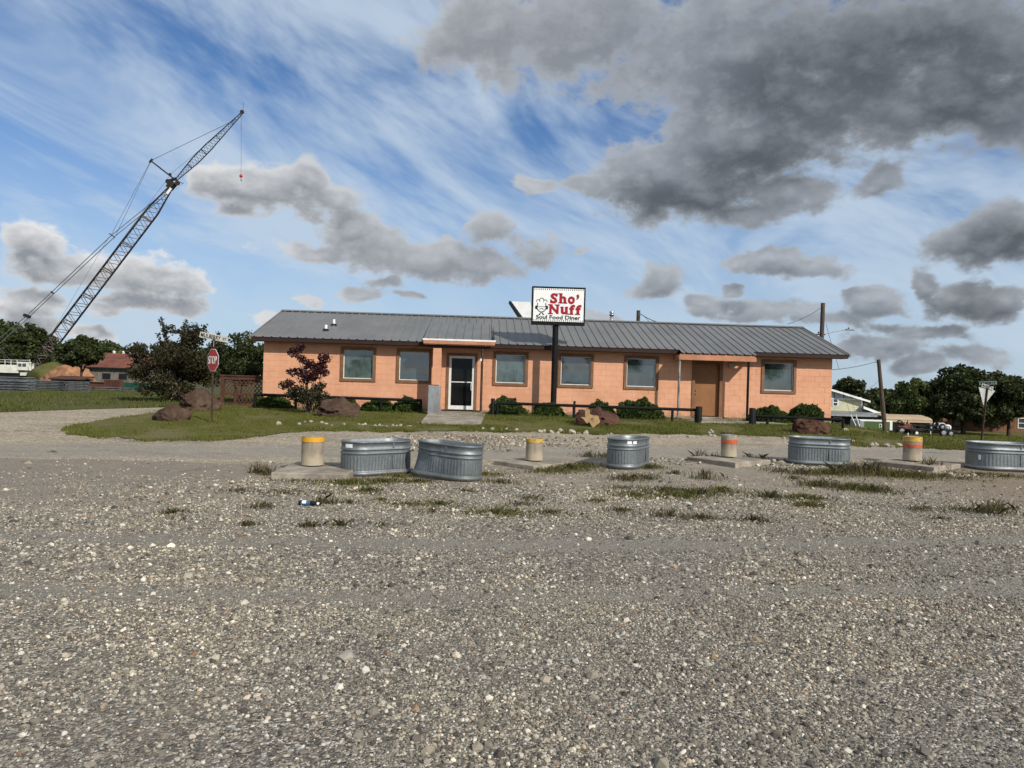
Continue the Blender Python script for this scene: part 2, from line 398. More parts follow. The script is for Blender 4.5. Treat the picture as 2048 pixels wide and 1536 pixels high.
def tank_mat():
    m, t, b = new_mat('galvanised_tank')
    tcn = t.node('ShaderNodeTexCoord'); v = tcn.outputs['Object']
    vo = t.vor(v, 34); sp = t.sep(vo.outputs['Color'])[0]
    n = t.noise(v, 2.2, 5, 0.6); st = t.noise(t.vmath('MULTIPLY', v, (8, 8, 0.9)), 2, 4, 0.7)
    c = t.mix(sp, (0.175, 0.198, 0.205), (0.23, 0.252, 0.257))
    c = t.mix(t.mapr(n, 0.45, 0.75, 0, 0.8), c, (0.12, 0.137, 0.142))
    c = t.mix(t.mapr(st, 0.62, 0.8, 0, 0.6), c, (0.32, 0.29, 0.24))
    z = t.sep(v)[2]
    c = t.mix(t.math('MULTIPLY', t.mapr(z, 0.0, 0.16, 0.55, 0.0), t.mapr(n, 0.3, 0.6)), c, (0.20, 0.17, 0.13))
    t.put(b.inputs['Base Color'], c); b.inputs['Metallic'].default_value = 0.70
    t.put(b.inputs['Roughness'], t.math('MULTIPLY_ADD', n, 0.35, 0.38))
    return m
M_TANK = tank_mat()
def boulder_mat(name, a, bcol):
    m, t, b = new_mat(name)
    tcn = t.node('ShaderNodeTexCoord'); v = tcn.outputs['Object']
    n = t.noise(v, 2.4, 7, 0.7, 0.6); n2 = t.noise(v, 14, 5, 0.7)
    c = t.mix(t.mapr(n, 0.35, 0.68), a, bcol); c = t.mix(t.mapr(n2, 0.5, 0.8, 0, 0.5), c, tuple(x * 1.7 for x in a))
    t.put(b.inputs['Base Color'], c); b.inputs['Roughness'].default_value = 0.92; b.inputs['Specular IOR Level'].default_value = 0.2
    bn = t.node('ShaderNodeBump'); bn.inputs['Strength'].default_value = 0.9; bn.inputs['Distance'].default_value = 0.06
    t.put(bn.inputs['Height'], t.math('MULTIPLY_ADD', n2, 0.4, n)); t.l.new(bn.outputs[0], b.inputs['Normal'])
    return m
M_BOULD = boulder_mat('brown_sandstone', (0.052, 0.030, 0.020), (0.105, 0.068, 0.047))
M_BOULDR = boulder_mat('red_sandstone', (0.052, 0.024, 0.015), (0.105, 0.052, 0.035))
M_WROCK = boulder_mat('pale_limestone', (0.50, 0.46, 0.38), (0.36, 0.31, 0.24))

# ---- ground materials
def pebbles(t, p, fine=60.0):
    """gravel pattern: colour, height"""
    w = t.vmath('MULTIPLY_ADD', t.vmath('SUBTRACT', t.noise(p, 25, 2, out=1), (0.5,) * 3), (0.03, 0.03, 0), p)
    va = t.vor(w, fine); vb = t.vor(w, fine * 0.42); ve = t.vor(w, fine, 'DISTANCE_TO_EDGE')
    stops = [(0.0, (0.030, 0.028, 0.026)), (0.25, (0.085, 0.078, 0.068)), (0.5, (0.17, 0.153, 0.130)), (0.68, (0.26, 0.23, 0.19)), (0.82, (0.42, 0.385, 0.325)), (0.93, (0.66, 0.62, 0.55)), (1.0, (0.30, 0.19, 0.10))]
    ca = t.ramp(t.sep(va.outputs['Color'])[0], stops); cb = t.ramp(t.sep(vb.outputs['Color'])[1], stops)
    c = t.mix(t.mapr(t.sep(vb.outputs['Color'])[2], 0.72, 0.80), ca, cb)
    h = t.math('SUBTRACT', 1.0, t.math('MULTIPLY', va.outputs['Distance'], 1.0))
    return c, h
def lot_mat():
    m, t, b = new_mat('gravel_lot_surface')
    g = t.node('ShaderNodeNewGeometry'); p = g.outputs['Position']; x, y, z = t.sep(p)
    c, h = pebbles(t, p)
    big = t.noise(p, 0.35, 5, 0.6); mid = t.noise(p, 1.7, 6, 0.65); fin = t.noise(p, 9, 5, 0.7)
    c = t.mix(t.mapr(t.math('MULTIPLY_ADD', mid, 0.5, big), 0.65, 0.95, 0.1, 0.75), c, (0.20, 0.178, 0.148))
    # packed pale dirt strip along the tanks
    yy = t.math('MULTIPLY_ADD', t.math('SUBTRACT', mid, 0.5), 3.2, t.math('MULTIPLY_ADD', x, -0.12, y))
    dirt = t.math('MULTIPLY', t.mapr(yy, 7.6, 9.2), t.mapr(fin, 0.15, 0.75, 0.85, 0.35))
    pale = t.mix(t.mapr(mid, 0.3, 0.7), (0.43, 0.36, 0.275), (0.28, 0.225, 0.165))
    c = t.mix(dirt, c, pale)
    # worn reddish asphalt on the left of the lot
    asp = t.math('MULTIPLY', t.mapr(t.math('MULTIPLY_ADD', mid, 3.0, x), -1.2, -4.2), t.mapr(t.math('MULTIPLY_ADD', big, 2.5, y), 8.6, 10.8))
    c = t.mix(t.math('MULTIPLY', asp, 0.62), c, t.mix(fin, (0.27, 0.225, 0.185), (0.17, 0.145, 0.122)))
    # packed wheel ruts curving across the lot
    rut = t.math('MULTIPLY_ADD', t.math('MULTIPLY', x, x), -0.012, t.math('MULTIPLY_ADD', x, -0.10, y))
    rw_ = t.math('MINIMUM', t.math('ABSOLUTE', t.math('SUBTRACT', rut, 5.3)), t.math('ABSOLUTE', t.math('SUBTRACT', rut, 7.0)))
    c = t.mix(t.math('MULTIPLY', t.mapr(t.math('MULTIPLY_ADD', mid, 0.3, rw_), 0.55, 0.20), 0.7), c, t.mix(fin, (0.29, 0.268, 0.23), (0.19, 0.173, 0.147)))
    # ochre fines on the right
    och = t.math('MULTIPLY', t.mapr(t.math('MULTIPLY_ADD', mid, -2.5, x), 4.5, 8.0), t.mapr(t.math('MULTIPLY_ADD', big, 4.0, y), 8.5, 12.0))
    c = t.mix(t.math('MULTIPLY', och, 0.55), c, (0.22, 0.145, 0.085))
    # organic stain patches
    st = t.mapr(t.noise(p, 1.1, 6, 0.7, 0.6), 0.60, 0.74, 0, 0.6)
    c = t.mix(st, c, (0.05, 0.045, 0.036))
    c = t.mix(0.25, c, (0.19, 0.175, 0.15)); c = t.mix(1.0, c, (1.07, 1.06, 1.03), 'MULTIPLY')
    t.put(b.inputs['Base Color'], c); b.inputs['Roughness'].default_value = 0.95; b.inputs['Specular IOR Level'].default_value = 0.15
    bn = t.node('ShaderNodeBump'); bn.inputs['Strength'].default_value = 0.75; bn.inputs['Distance'].default_value = 0.02
    t.put(bn.inputs['Height'], t.math('MULTIPLY_ADD', fin, 0.8, h)); t.l.new(bn.outputs[0], b.inputs['Normal'])
    return m
def road_mat():
    m, t, b = new_mat('worn_road_surface')
    g = t.node('ShaderNodeNewGeometry'); p = g.outputs['Position']; x, y, z = t.sep(p)
    c, h = pebbles(t, p, 45)
    n = t.noise(t.vmath('MULTIPLY', p, (0.25, 1.3, 1)), 1.2, 6, 0.65); mid = t.noise(p, 1.4, 6, 0.7); fin = t.noise(p, 12, 4, 0.7)
    chip = t.mix(t.mapr(n, 0.35, 0.68), (0.46, 0.40, 0.315), (0.30, 0.262, 0.212))
    c = t.mix(0.50, c, chip); c = t.mix(t.mapr(t.noise(p, 0.8, 5, 0.7, 0.5), 0.56, 0.64, 0, 0.45), c, (0.16, 0.145, 0.125)); c = t.mix(1.0, c, (1.05, 1.0, 0.90), 'MULTIPLY')
    ctr = t.math('MULTIPLY_ADD', x, 0.18, 15.6)                      # wheel-worn grey strip along the street
    d = t.math('ABSOLUTE', t.math('SUBTRACT', t.math('MULTIPLY_ADD', t.math('SUBTRACT', mid, 0.5), 1.6, y), ctr))
    c = t.mix(t.math('MULTIPLY', t.mapr(d, 1.5, 0.5), 0.6), c, t.mix(fin, (0.28, 0.258, 0.225), (0.195, 0.18, 0.16)))
    cr = t.mapr(t.noise(t.vmath('MULTIPLY', p, (0.5, 2.2, 1)), 1.5, 5, 0.75, 0.8), 0.60, 0.70, 0, 0.75)
    c = t.mix(cr, c, (0.075, 0.065, 0.052))
    t.put(b.inputs['Base Color'], c); b.inputs['Roughness'].default_value = 0.95; b.inputs['Specular IOR Level'].default_value = 0.15
    bn = t.node('ShaderNodeBump'); bn.inputs['Strength'].default_value = 0.6; bn.inputs['Distance'].default_value = 0.02
    t.put(bn.inputs['Height'], t.math('ADD', fin, h)); t.l.new(bn.outputs[0], b.inputs['Normal'])
    return m
def turf_mat(name, a, bb, soil, bare=0.25):
    m, t, b = new_mat(name)
    g = t.node('ShaderNodeNewGeometry'); p = g.outputs['Position']
    n = t.noise(p, 0.5, 5, 0.6); n2 = t.noise(p, 3.5, 6, 0.7); n3 = t.noise(p, 25, 3, 0.7)
    c = t.mix(t.mapr(n2, 0.3, 0.7), a, bb); c = t.mix(t.mapr(t.math('MULTIPLY_ADD', n2, 0.5, n), 0.66, 0.92, 0, bare), c, soil); c = t.mix(t.mapr(n3, 0.4, 0.8, 0, 0.5), c, tuple(x * 0.45 for x in a))
    t.put(b.inputs['Base Color'], c); b.inputs['Roughness'].default_value = 1.0; b.inputs['Specular IOR Level'].default_value = 0.1
    bn = t.node('ShaderNodeBump'); bn.inputs['Strength'].default_value = 0.8; bn.inputs['Distance'].default_value = 0.05
    t.put(bn.inputs['Height'], t.math('ADD', n3, n2)); t.l.new(bn.outputs[0], b.inputs['Normal'])
    return m
M_LOT, M_ROAD = lot_mat(), road_mat()
M_TURF = turf_mat('lawn_turf', (0.092, 0.10, 0.020), (0.135, 0.125, 0.034), (0.19, 0.15, 0.09), 0.65)
M_FIELD = turf_mat('field_turf', (0.075, 0.085, 0.022), (0.11, 0.105, 0.035), (0.13, 0.11, 0.055), 0.4)
M_FAR = turf_mat('far_ground', (0.06, 0.065, 0.025), (0.09, 0.085, 0.04), (0.16, 0.13, 0.09), 0.5)

# ------------------------------------------------------------------ ground sheets
def sheet(name, xs, f0, f1, ny, m, dz, pw=1.0):
    xs = np.asarray(xs, float); V = []; nx = len(xs)
    for x in xs:
        a, b_ = f0(x), f1(x)
        for j in range(ny + 1):
            y = a + (b_ - a) * (j / ny) ** pw; V.append((x, y, Hf(x, y) + dz))
    F = [(i * (ny + 1) + j, (i + 1) * (ny + 1) + j, (i + 1) * (ny + 1) + j + 1, i * (ny + 1) + j + 1) for i in range(nx - 1) for j in range(ny)]
    mb = MB(); mb.add(V, F, True); o = mb.build(name, m); tag(o, kind='structure'); return o
def curve(pts, jit=0.0, jf=1.0, seed=0):
    xs = [p[0] for p in pts]; ys = [p[1] for p in pts]
    def f(x):
        y = float(np.interp(x, xs, ys))
        if jit: y += jit * (mnoise.noise(Vector((x * jf, seed * 7.3, 0))) + 0.6 * mnoise.noise(Vector((x * jf * 3.1, seed * 7.3 + 3, 0))))
        return y
    return f
def gp(px, py): p = gnd(px, py); return (p.x, p.y)
lot_edge = curve([(-80, 12.6), (-9.2, 12.8), (-4.1, 12.9), (0, 13.6), (4, 15.0), (8, 15.6), (12, 16.4), (80, 20)], 0.22, 0.9, 1)
lawn_pts = sorted([gp(*q) for q in ((300, 880), (420, 881), (500, 876), (560, 868), (620, 862), (840, 863), (1000, 863), (1250, 869), (1390, 868), (1430, 870), (1550, 873), (1660, 886), (1720, 893))])
lawn_edge = curve([(-11.2, 18.6), (-10.9, 17.4), (-10.2, 16.7), (-9.2, 16.15)] + lawn_pts + [(11.2, 18.6), (13, 19.6), (15, 20.3), (18, 21.3), (80, 24)], 0.26, 2.6, 2)
far_edge = curve([(-80, 8), (-40, 14), (-20, 18.9), (-14.75, 20.5), (-11.6, 23.6), (-8.5, 29.5), (-4, 40)], 0.12, 0.7, 3)
side_right = curve([(-14, 15.5), (-11.2, 18.6), (-10.8, 20.5), (-10.3, 23.0), (-9.0, 27.5), (-6, 31), (0, 36)], 0.0)
ax = lambda a, b, s: np.arange(a, b + s * 0.5, s)
gx = np.concatenate([-np.geomspace(700, 26, 22), ax(-25, 40, 1.0), np.geomspace(42, 700, 20)])
gy = np.concatenate([-np.geomspace(300, 6, 10), ax(-5, 70, 1.0), np.geomspace(73, 1400, 26)])
V = [(x, y, Hf(x, y)) for x in gx for y in gy]; n_ = len(gy)
mb = MB(); mb.add(V, [(i * n_ + j, (i + 1) * n_ + j, (i + 1) * n_ + j + 1, i * n_ + j + 1) for i in range(len(gx) - 1) for j in range(n_ - 1)], True)
tag(mb.build('ground', M_FAR), kind='structure')
sheet('gravel_lot', np.concatenate([ax(-70, -21, 3), ax(-20, 20, 0.2), ax(21, 70, 3)]), lambda x: -70.0, lot_edge, 90, M_LOT, 0.016, 0.6)
road_far = curve([(-80, 17.5), (-20, 19.3), (-13, 21.4), (-11.25, 23.4), (-10.9, 19.0), (-10.5, 17.6)] + [(x, lawn_edge(x) + 0.5) for x in np.arange(-9.5, 18, 0.5)] + [(80, 25)])
sheet('road', np.concatenate([ax(-70, -21, 3), ax(-20, 20, 0.2), ax(21, 70, 3)]), lambda x: lot_edge(x) - 0.25, road_far, 40, M_ROAD, 0.010)
def side_road():
    xs = ax(-30, 2, 0.25)
    return sheet('side_road', xs, lambda x: max(14.0, side_right(x) - 1.2), lambda x: max(15.5, far_edge(x) + 0.4), 24, M_ROAD, 0.014)
side_road()
sheet('lawn', ax(-11.1, 12.6, 0.1), lawn_edge, curve([(-11.1, 18.9), (-10.9, 21), (-10.3, 23.6), (-9.3, 27), (-8, 30), (-6, 33), (14, 34)], 0.1, 1.1, 5), 46, M_TURF, 0.028)
sheet('field', np.concatenate([ax(-170, -31, 4), ax(-30, -3, 0.3)]), far_edge, lambda x: 62.0, 60, M_FIELD, 0.026, 1.5)
sheet('verge', np.concatenate([ax(12.2, 30, 0.2), ax(31, 120, 3)]), curve([(12.2, 19.6), (13, 20.2), (15, 21.0), (18, 22.0), (24, 24), (120, 40)], 0.16, 1.0, 8), lambda x: 75.0, 60, M_TURF, 0.024, 1.4)

# ------------------------------------------------------------------ diner
EX, EY, YAW = -9.2805, 25.0276, 0.041075
T2 = Vector((math.cos(YAW), math.sin(YAW))); N2 = Vector((-T2.y, T2.x))
BO = Vector((EX, EY)) + N2 * 0.5                       # origin: left eave end, on the wall plane
EAVE_Z, RIDGE_Z, RIDGE_Y, SL = 3.02, 4.316, 3.436, 21.6
SLOPE = (RIDGE_Z - EAVE_Z) / (RIDGE_Y + 0.5)
def roof_z(y): return EAVE_Z + SLOPE * (y + 0.5)
def bw(s, y, z): q = BO + T2 * s + N2 * y; return Vector((q.x, q.y, z))     # diner frame -> world
diner = thing('diner', 'long low salmon pink block diner with grey metal roof', 'restaurant', (BO.x, BO.y, 0), YAW)
WL, WR, WB, WT = 0.34, 21.2, 0.60, 3.0
WIN = [(3.09, 4.36, M_GLASS2), (5.10, 6.37, M_GLASS), (8.60, 9.88, M_GLASS2), (10.98, 12.28, M_GLASS), (13.41, 14.69, M_GLASS), (18.53, 19.84, M_GLASS)]
WZ0, WZ1 = 1.53, 2.77
TR = 0.10                                              # trim width
OPEN = [(a + TR, b - TR, WZ0 + TR, WZ1 - TR) for a, b, _ in WIN] + [(6.93, 8.01, WB, 2.62), (16.0, 17.02, WB, 2.58)]
def inside(s, z): return any(a < s < b and c < z < d for a, b, c, d in OPEN)
ss = sorted({WL, WR} | {o[0] for o in OPEN} | {o[1] for o in OPEN}); zs = sorted({WB, WT} | {o[2] for o in OPEN} | {o[3] for o in OPEN})
mb = MB()
for i in range(len(ss) - 1):
    for j in range(len(zs) - 1):
        if not inside((ss[i] + ss[i + 1]) / 2, (zs[j] + zs[j + 1]) / 2): mb.box2((ss[i], -0.0012, zs[j]), (ss[i + 1], 0.2, zs[j + 1]))
D = 2 * (RIDGE_Y)                                      # depth of the house
front = mb.build('front_wall', M_JOINT, diner)
# painted concrete blocks, laid in running bond
full = MB(); full.box((0, 0, 0), (0.3975, 0.024, 0.1955), bev=0.004); full_me = full.mesh('block', M_BLOCK)
rb = random.Random(4); blocks = []
for r in range(12):
    z0 = WB + 0.2 * r + 0.002; z1 = min(z0 + 0.1955, WT); zc = (z0 + z1) / 2
    s = WL - (0.2 if r % 2 else 0.0)
    while s < WR:
        segs = [(max(s, WL) + 0.001, min(s + 0.3975, WR - 0.001))]
        for a, b_, c, d in OPEN:
            if c - 0.06 < zc < d + 0.06:
                ns = []
                for p, q in segs:
                    if q <= a or p >= b_: ns.append((p, q))
                    else:
                        if p < a - 0.012: ns.append((p, a - 0.004))
                        if q > b_ + 0.012: ns.append((b_ + 0.004, q))
                segs = ns
        for p, q in segs:
            if q - p > 0.02: blocks.append((p, q, z0, z1))
        s += 0.4
blocks.sort(key=lambda b: (bw((b[0] + b[1]) / 2, 0, b[2]) - Vector((0, 0, EYE))).length)
rest = MB()
for i, (p, q, z0, z1) in enumerate(blocks):
    y = 0.006 + rb.uniform(-0.0025, 0.0025); c = ((p + q) / 2, y, (z0 + z1) / 2)
    if i < 300:
        if abs(q - p - 0.3975) < 1e-4 and abs(z1 - z0 - 0.1955) < 1e-4: link('block', full_me, front, c)
        else:
            b1 = MB(); b1.box((0, 0, 0), (q - p, 0.024, z1 - z0), bev=0.004); b1.build('block', M_BLOCK, front, c)
    else: rest.box(c, (q - p, 0.024, z1 - z0), bev=0.004)
tag(rest.build('block_courses', M_BLOCK, front), kind='stuff')
# end walls with gables, back wall, floor
for nm, s0, s1 in (('gable_wall', WL + 0.003, WL + 0.2), ('gable_wall', WR - 0.2, WR - 0.003)):
    g = MB(); g.prism([(0.2, WB), (D - 0.2, WB), (D - 0.2, 2.98), (D / 2, roof_z(RIDGE_Y) - 0.1), (0.2, 2.98)], Matrix(((0, 1, 0, s0), (1, 0, 0, 0), (0, 0, 1, 0), (0, 0, 0, 1))), s1 - s0)
    g.build(nm, M_BLOCK, diner)
mb = MB(); mb.box2((WL, D - 0.2, WB), (WR, D, 2.98)); mb.build('back_wall', M_BLOCK, diner)
mb = MB(); mb.box2((WL - 0.02, -0.02, 0.25), (WR + 0.02, D, WB - 0.002)); mb.build('foundation', M_FOUND, diner)
# windows
rw = random.Random(2)
for a, b_, gm in WIN:
    w = MB()
    w.box2((a, -0.045, WZ1 - TR), (b_, 0.05, WZ1)); w.box2((a, -0.045, WZ0), (b_, 0.05, WZ0 + TR))
    w.box2((a, -0.043, WZ0 + TR), (a + TR, 0.05, WZ1 - TR)); w.box2((b_ - TR, -0.043, WZ0 + TR), (b_, 0.05, WZ1 - TR))
    wo_ = w.build('window', M_TRIM, diner)
    x0, x1, z0, z1 = a + TR + 0.002, b_ - TR - 0.002, WZ0 + TR + 0.002, WZ1 - TR - 0.002; fw = 0.028
    f = MB(); f.box2((x0, 0.03, z0), (x1, 0.085, z0 + fw)); f.box2((x0, 0.03, z1 - fw), (x1, 0.085, z1)); f.box2((x0, 0.03, z0 + fw), (x0 + fw, 0.085, z1 - fw)); f.box2((x1 - fw, 0.03, z0 + fw), (x1, 0.085, z1 - fw))
    f.build('frame', M_ALU, wo_)
    g = MB(); gy_ = 0.06; tl = rw.uniform(-0.006, 0.006)
    g.add([(x0 + fw - .004, gy_, z0 + fw - .004), (x1 - fw + .004, gy_, z0 + fw - .004), (x1 - fw + .004, gy_ + tl, z1 - fw + .004), (x0 + fw - .004, gy_ + tl, z1 - fw + .004)], [(0, 1, 2, 3)])
    g.build('pane', gm, wo_)
    bk = MB(); bk.box2((x0, 0.10, z0), (x1, 0.11, z1)); bk.build('blind', mat('blind', (0.25, 0.26, 0.24), 0.9), wo_)
# glass entrance door
e = MB(); a, b_, zt = 6.93, 8.01, 2.62; cw = 0.10
e.box2((a - 0.02, -0.04, zt - 0.05), (b_ + 0.02, 0.06, zt + 0.05)); e.box2((a - 0.02, -0.038, WB), (a + cw - 0.03, 0.06, zt - 0.05)); e.box2((b_ - cw + 0.03, -0.038, WB), (b_ + 0.02, 0.06, zt - 0.05))
ent = e.build('entrance_door', M_TRIM, diner)
x0, x1, z0, z1 = a + 0.075, b_ - 0.075, WB + 0.02, zt - 0.055
f = MB(); fw = 0.085
f.box2((x0, 0.0, z0), (x1, 0.05, z0 + 0.14)); f.box2((x0, 0.0, z1 - fw), (x1, 0.05, z1)); f.box2((x0, 0.0, z0 + 0.14), (x0 + fw, 0.05, z1 - fw)); f.box2((x1 - fw, 0.0, z0 + 0.14), (x1, 0.05, z1 - fw))
f.build('door_frame', M_ALU, ent)
g = MB(); g.add([(x0 + .05, 0.03, z0 + .1), (x1 - .05, 0.03, z0 + .1), (x1 - .05, 0.03, z1 - .05), (x0 + .05, 0.03, z1 - .05)], [(0, 1, 2, 3)]); g.build('pane', M_GLASSD, ent)
g = MB(); g.box2((x0 + fw - 0.01, -0.004, 1.60), (x1 - fw + 0.01, 0.022, 1.635)); g.build('push_bar', M_ALU, ent)
g = MB(); hx = x1 - fw - 0.02; g.path([Vector((hx + .03, 0, 1.62)), Vector((hx, -0.07, 1.60)), Vector((hx - .015, -0.08, 1.45)), Vector((hx, -0.07, 1.33)), Vector((hx + .03, 0, 1.31))], 0.014); g.build('handle', M_ALU, ent)
# plain brown side door
e = MB(); a, b_, zt = 16.0, 17.02, 2.58
e.box2((a - 0.06, -0.04, zt - 0.02), (b_ + 0.06, 0.10, zt + 0.07)); e.box2((a - 0.06, -0.038, WB), (a + 0.05, 0.10, zt - 0.02)); e.box2((b_ - 0.05, -0.038, WB), (b_ + 0.06, 0.10, zt - 0.02))
sd = e.build('side_door', M_TRIM, diner)
g = MB(); g.box2((a + 0.055, 0.10, WB + 0.03), (b_ - 0.055, 0.145, zt - 0.03)); g.build('door_leaf', M_DOORB, sd)
for zk in (1.55, 1.43):
    g = MB(); g.lathe([(0.0, 0), (0.025, 0), (0.03, 0.03), (0.032, 0.06), (0.0, 0.075)], 10); g.build('knob', mat('brass', (0.7, 0.55, 0.25), 0.3, metal=0.9), sd, (a + 0.12, 0.10, zk), (rad(90), 0, 0))
g = MB(); g.box((0, 0, 0), (0.22, 0.12, 0.07)); g.box((0, -0.01, -0.07), (0.20, 0.11, 0.06)); g.build('wall_light', mat('lamp_glass', (0.45, 0.40, 0.30), 0.4), diner, (17.37, -0.09, 2.55))
# roof sheets
def panel_mesh(w, y0, y1, m0=0.0):
    prof = [(0.0, 0.0)]
    for k in range(3):
        c = w / 6 + k * w / 3; prof += [(c - 0.034, 0), (c - 0.014, 0.032), (c + 0.014, 0.032), (c + 0.034, 0)]
    prof.append((w, 0.0)); n = len(prof); mb = MB(); vs = []
    for y in (y0, y1):
        for dz in (0.0, -0.006):
            vs += [(x, y, roof_z(y) + h + dz) for x, h in prof]
    fs = []
    for k in range(n - 1):
        fs += [(k, k + 1, 2 * n + k + 1, 2 * n + k), (n + k + 1, n + k, 3 * n + k, 3 * n + k + 1), (n + k, n + k + 1, k + 1, k)]
    mb.add(vs, fs); return mb.mesh('roof_panel', M_ROOF)
roofb = MB()          # decking below the sheets, back slope
roofb.add([(0.05, -0.46, roof_z(-0.46) - 0.03), (SL - 0.05, -0.46, roof_z(-0.46) - 0.03), (SL - 0.05, RIDGE_Y, RIDGE_Z - 0.03), (0.05, RIDGE_Y, RIDGE_Z - 0.03),
           (0.0, 2 * RIDGE_Y + 0.5, EAVE_Z), (SL, 2 * RIDGE_Y + 0.5, EAVE_Z), (SL, RIDGE_Y + 0.01, RIDGE_Z - 0.005), (0.0, RIDGE_Y + 0.01, RIDGE_Z - 0.005)], [(3, 2, 1, 0), (4, 5, 6, 7)])
roof = roofb.build('roof', M_FASCIA, diner)
pw = 0.9; pm_n = panel_mesh(pw, -0.5, RIDGE_Y); pm_x = panel_mesh(pw, -0.90, RIDGE_Y)
for k in range(24): link('roof_panel', pm_x if k in (17, 18, 19) else pm_n, roof, (k * pw, 0, 0.0))
rc = MB()
for sg in (-1, 1): rc.add([(-0.02, RIDGE_Y, RIDGE_Z + 0.055), (SL + 0.02, RIDGE_Y, RIDGE_Z + 0.055), (SL + 0.02, RIDGE_Y + sg * 0.16, RIDGE_Z + 0.037 - 0.16 * SLOPE * .9), (-0.02, RIDGE_Y + sg * 0.16, RIDGE_Z + 0.037 - 0.16 * SLOPE * .9)], [(0, 1, 2, 3)])
rc.build('ridge_cap', M_ROOF, roof)
for s in (-0.03, SL - 0.03):
    rk = MB(); rk.prism([(-0.5, EAVE_Z - 0.09), (-0.5, EAVE_Z + 0.02), (RIDGE_Y, RIDGE_Z + 0.03), (2 * RIDGE_Y + 0.5, EAVE_Z + 0.02), (2 * RIDGE_Y + 0.5, EAVE_Z - 0.09), (RIDGE_Y, RIDGE_Z - 0.08)], Matrix(((0, 1, 0, s), (1, 0, 0, 0), (0, 0, 1, 0), (0, 0, 0, 1))), 0.06)
    rk.build('rake_board', M_ROOF, roof)
fb = MB()
for a, b_ in ((0.04, 15.28), (18.02, SL - 0.04)): fb.box2((a, -0.47, EAVE_Z - 0.15), (b_, -0.44, EAVE_Z - 0.005))
for a, b_ in ((0.04, 15.28), (15.3, 18.0), (18.02, SL - 0.04)): fb.box2((a, -0.44, EAVE_Z - 0.15), (b_, 0.0, EAVE_Z - 0.13))
fb.build('eave_board', M_FASCIA, roof)
# side-door porch: longer sheets carried on a fascia beam and two posts
pf = MB(); pf.box2((15.2, -0.88, 2.64), (18.0, -0.83, 2.76)); pf.box2((15.24, -0.84, 2.745), (17.96, -0.79, 2.86)); pf.box2((15.2, -0.83, 2.66), (15.24, -0.1, 2.80)); pf.box2((17.96, -0.83, 2.66), (18.0, -0.1, 2.80))
pf.box2((15.24, -0.79, 2.80), (17.96, -0.47, 2.82))
pf.build('porch_beam', M_PFASCIA, diner)
for s_, m_ in ((15.24, mat('peeling_post', (0.30, 0.27, 0.22), 0.8, var=0.5, vscale=8, c2=(0.05, 0.045, 0.04), stretch=(1, 1, 0.3))), (17.74, M_BLACK)):
    pp = MB(); pp.tube((s_, -0.80, 0.40), (s_, -0.80, 2.70), 0.045, n=10); pp.build('porch_post', m_, diner)
# entrance porch: low canopy of sheet metal over the door
can = MB()
prof = []; s = 6.14
while s < 8.60:
    prof += [(s, 0), (s + 0.12, 0), (s + 0.14, 0.03), (s + 0.17, 0.03), (s + 0.19, 0)]; s += 0.31
vs = []; n = len(prof)
for y, z in ((-0.92, 3.13), (2.05, roof_z(2.05) + 0.05)):
    vs += [(x, y, z + h) for x, h in prof] + [(x, y, z + h - 0.02) for x, h in prof]
can.add(vs, [f_ for k in range(n - 1) for f_ in ((k, k + 1, 2 * n + k + 1, 2 * n + k), (n + k, n + k + 1, k + 1, k), (n + k + 1, n + k, 3 * n + k, 3 * n + k + 1))])
can.add([(6.14, -0.92, 3.11), (6.14, 2.05, roof_z(2.05) + 0.04), (6.14, -0.5, EAVE_Z), (8.62, -0.92, 3.11), (8.62, 2.05, roof_z(2.05) + 0.04), (8.62, -0.5, EAVE_Z)], [(0, 1, 2), (5, 4, 3)])
cn = can.build('canopy', M_ROOF, diner)
d_ = MB(); d_.box2((6.10, -0.955, 3.055), (8.66, -0.92, 3.115)); d_.build('drip_edge', M_WHITE, cn)
d_ = MB(); d_.box2((6.13, -0.95, 2.935), (8.63, -0.91, 3.053)); d_.box2((6.17, -0.91, 2.90), (8.59, -0.86, 3.05)); d_.box2((6.17, -0.86, 3.0), (8.59, -0.46, 3.02)); d_.build('fascia', M_PFASCIA, cn)
d_ = MB(); d_.box2((6.3, -0.80, 2.80), (8.45, -0.72, 2.995)); d_.build('beam', M_FASCIA, cn)
# block pillar and pipe post of the entrance porch
pl = MB(); pl.box2((6.47, -0.78, WB), (6.755, -0.50, 2.798)); pil = pl.build('pillar', M_JOINT, diner)
for r in range(11):
    b1 = MB(); b1.box((6.6125, -0.64, WB + 0.2 * r + 0.1), (0.295, 0.29, 0.196), bev=0.004); b1.build('block', M_BLOCK, pil)
pp = MB(); pp.tube((8.20, -0.76, WB), (8.20, -0.76, 2.80), 0.042, n=10); pp.build('porch_post', M_STEELPOST, diner)
pp = MB(); pp.box((8.16, -0.83, 2.42), (0.05, 0.05, 0.09)); pp.build('bell', M_WHITE, diner)
fl = MB(); fl.box2((6.35, -1.05, 0.30), (8.35, -0.025, WB - 0.01)); fl.build('porch_floor', M_CONC, diner)
fl = MB(); fl.box((7.5, -0.75, WB + 0.01), (1.35, 0.5, 0.03), bev=0.006); fl.build('door_mat', M_RUBBER, diner)
# step in front of the side door
st = MB(); st.box2((15.35, -0.95, 0.25), (17.7, -0.024, 0.555)); st.box2((15.75, -1.30, 0.25), (18.1, -0.955, 0.46)); st.box2((16.0, -0.40, 0.556), (17.0, -0.03, 0.60)); st.build('door_step', M_CONC, diner)
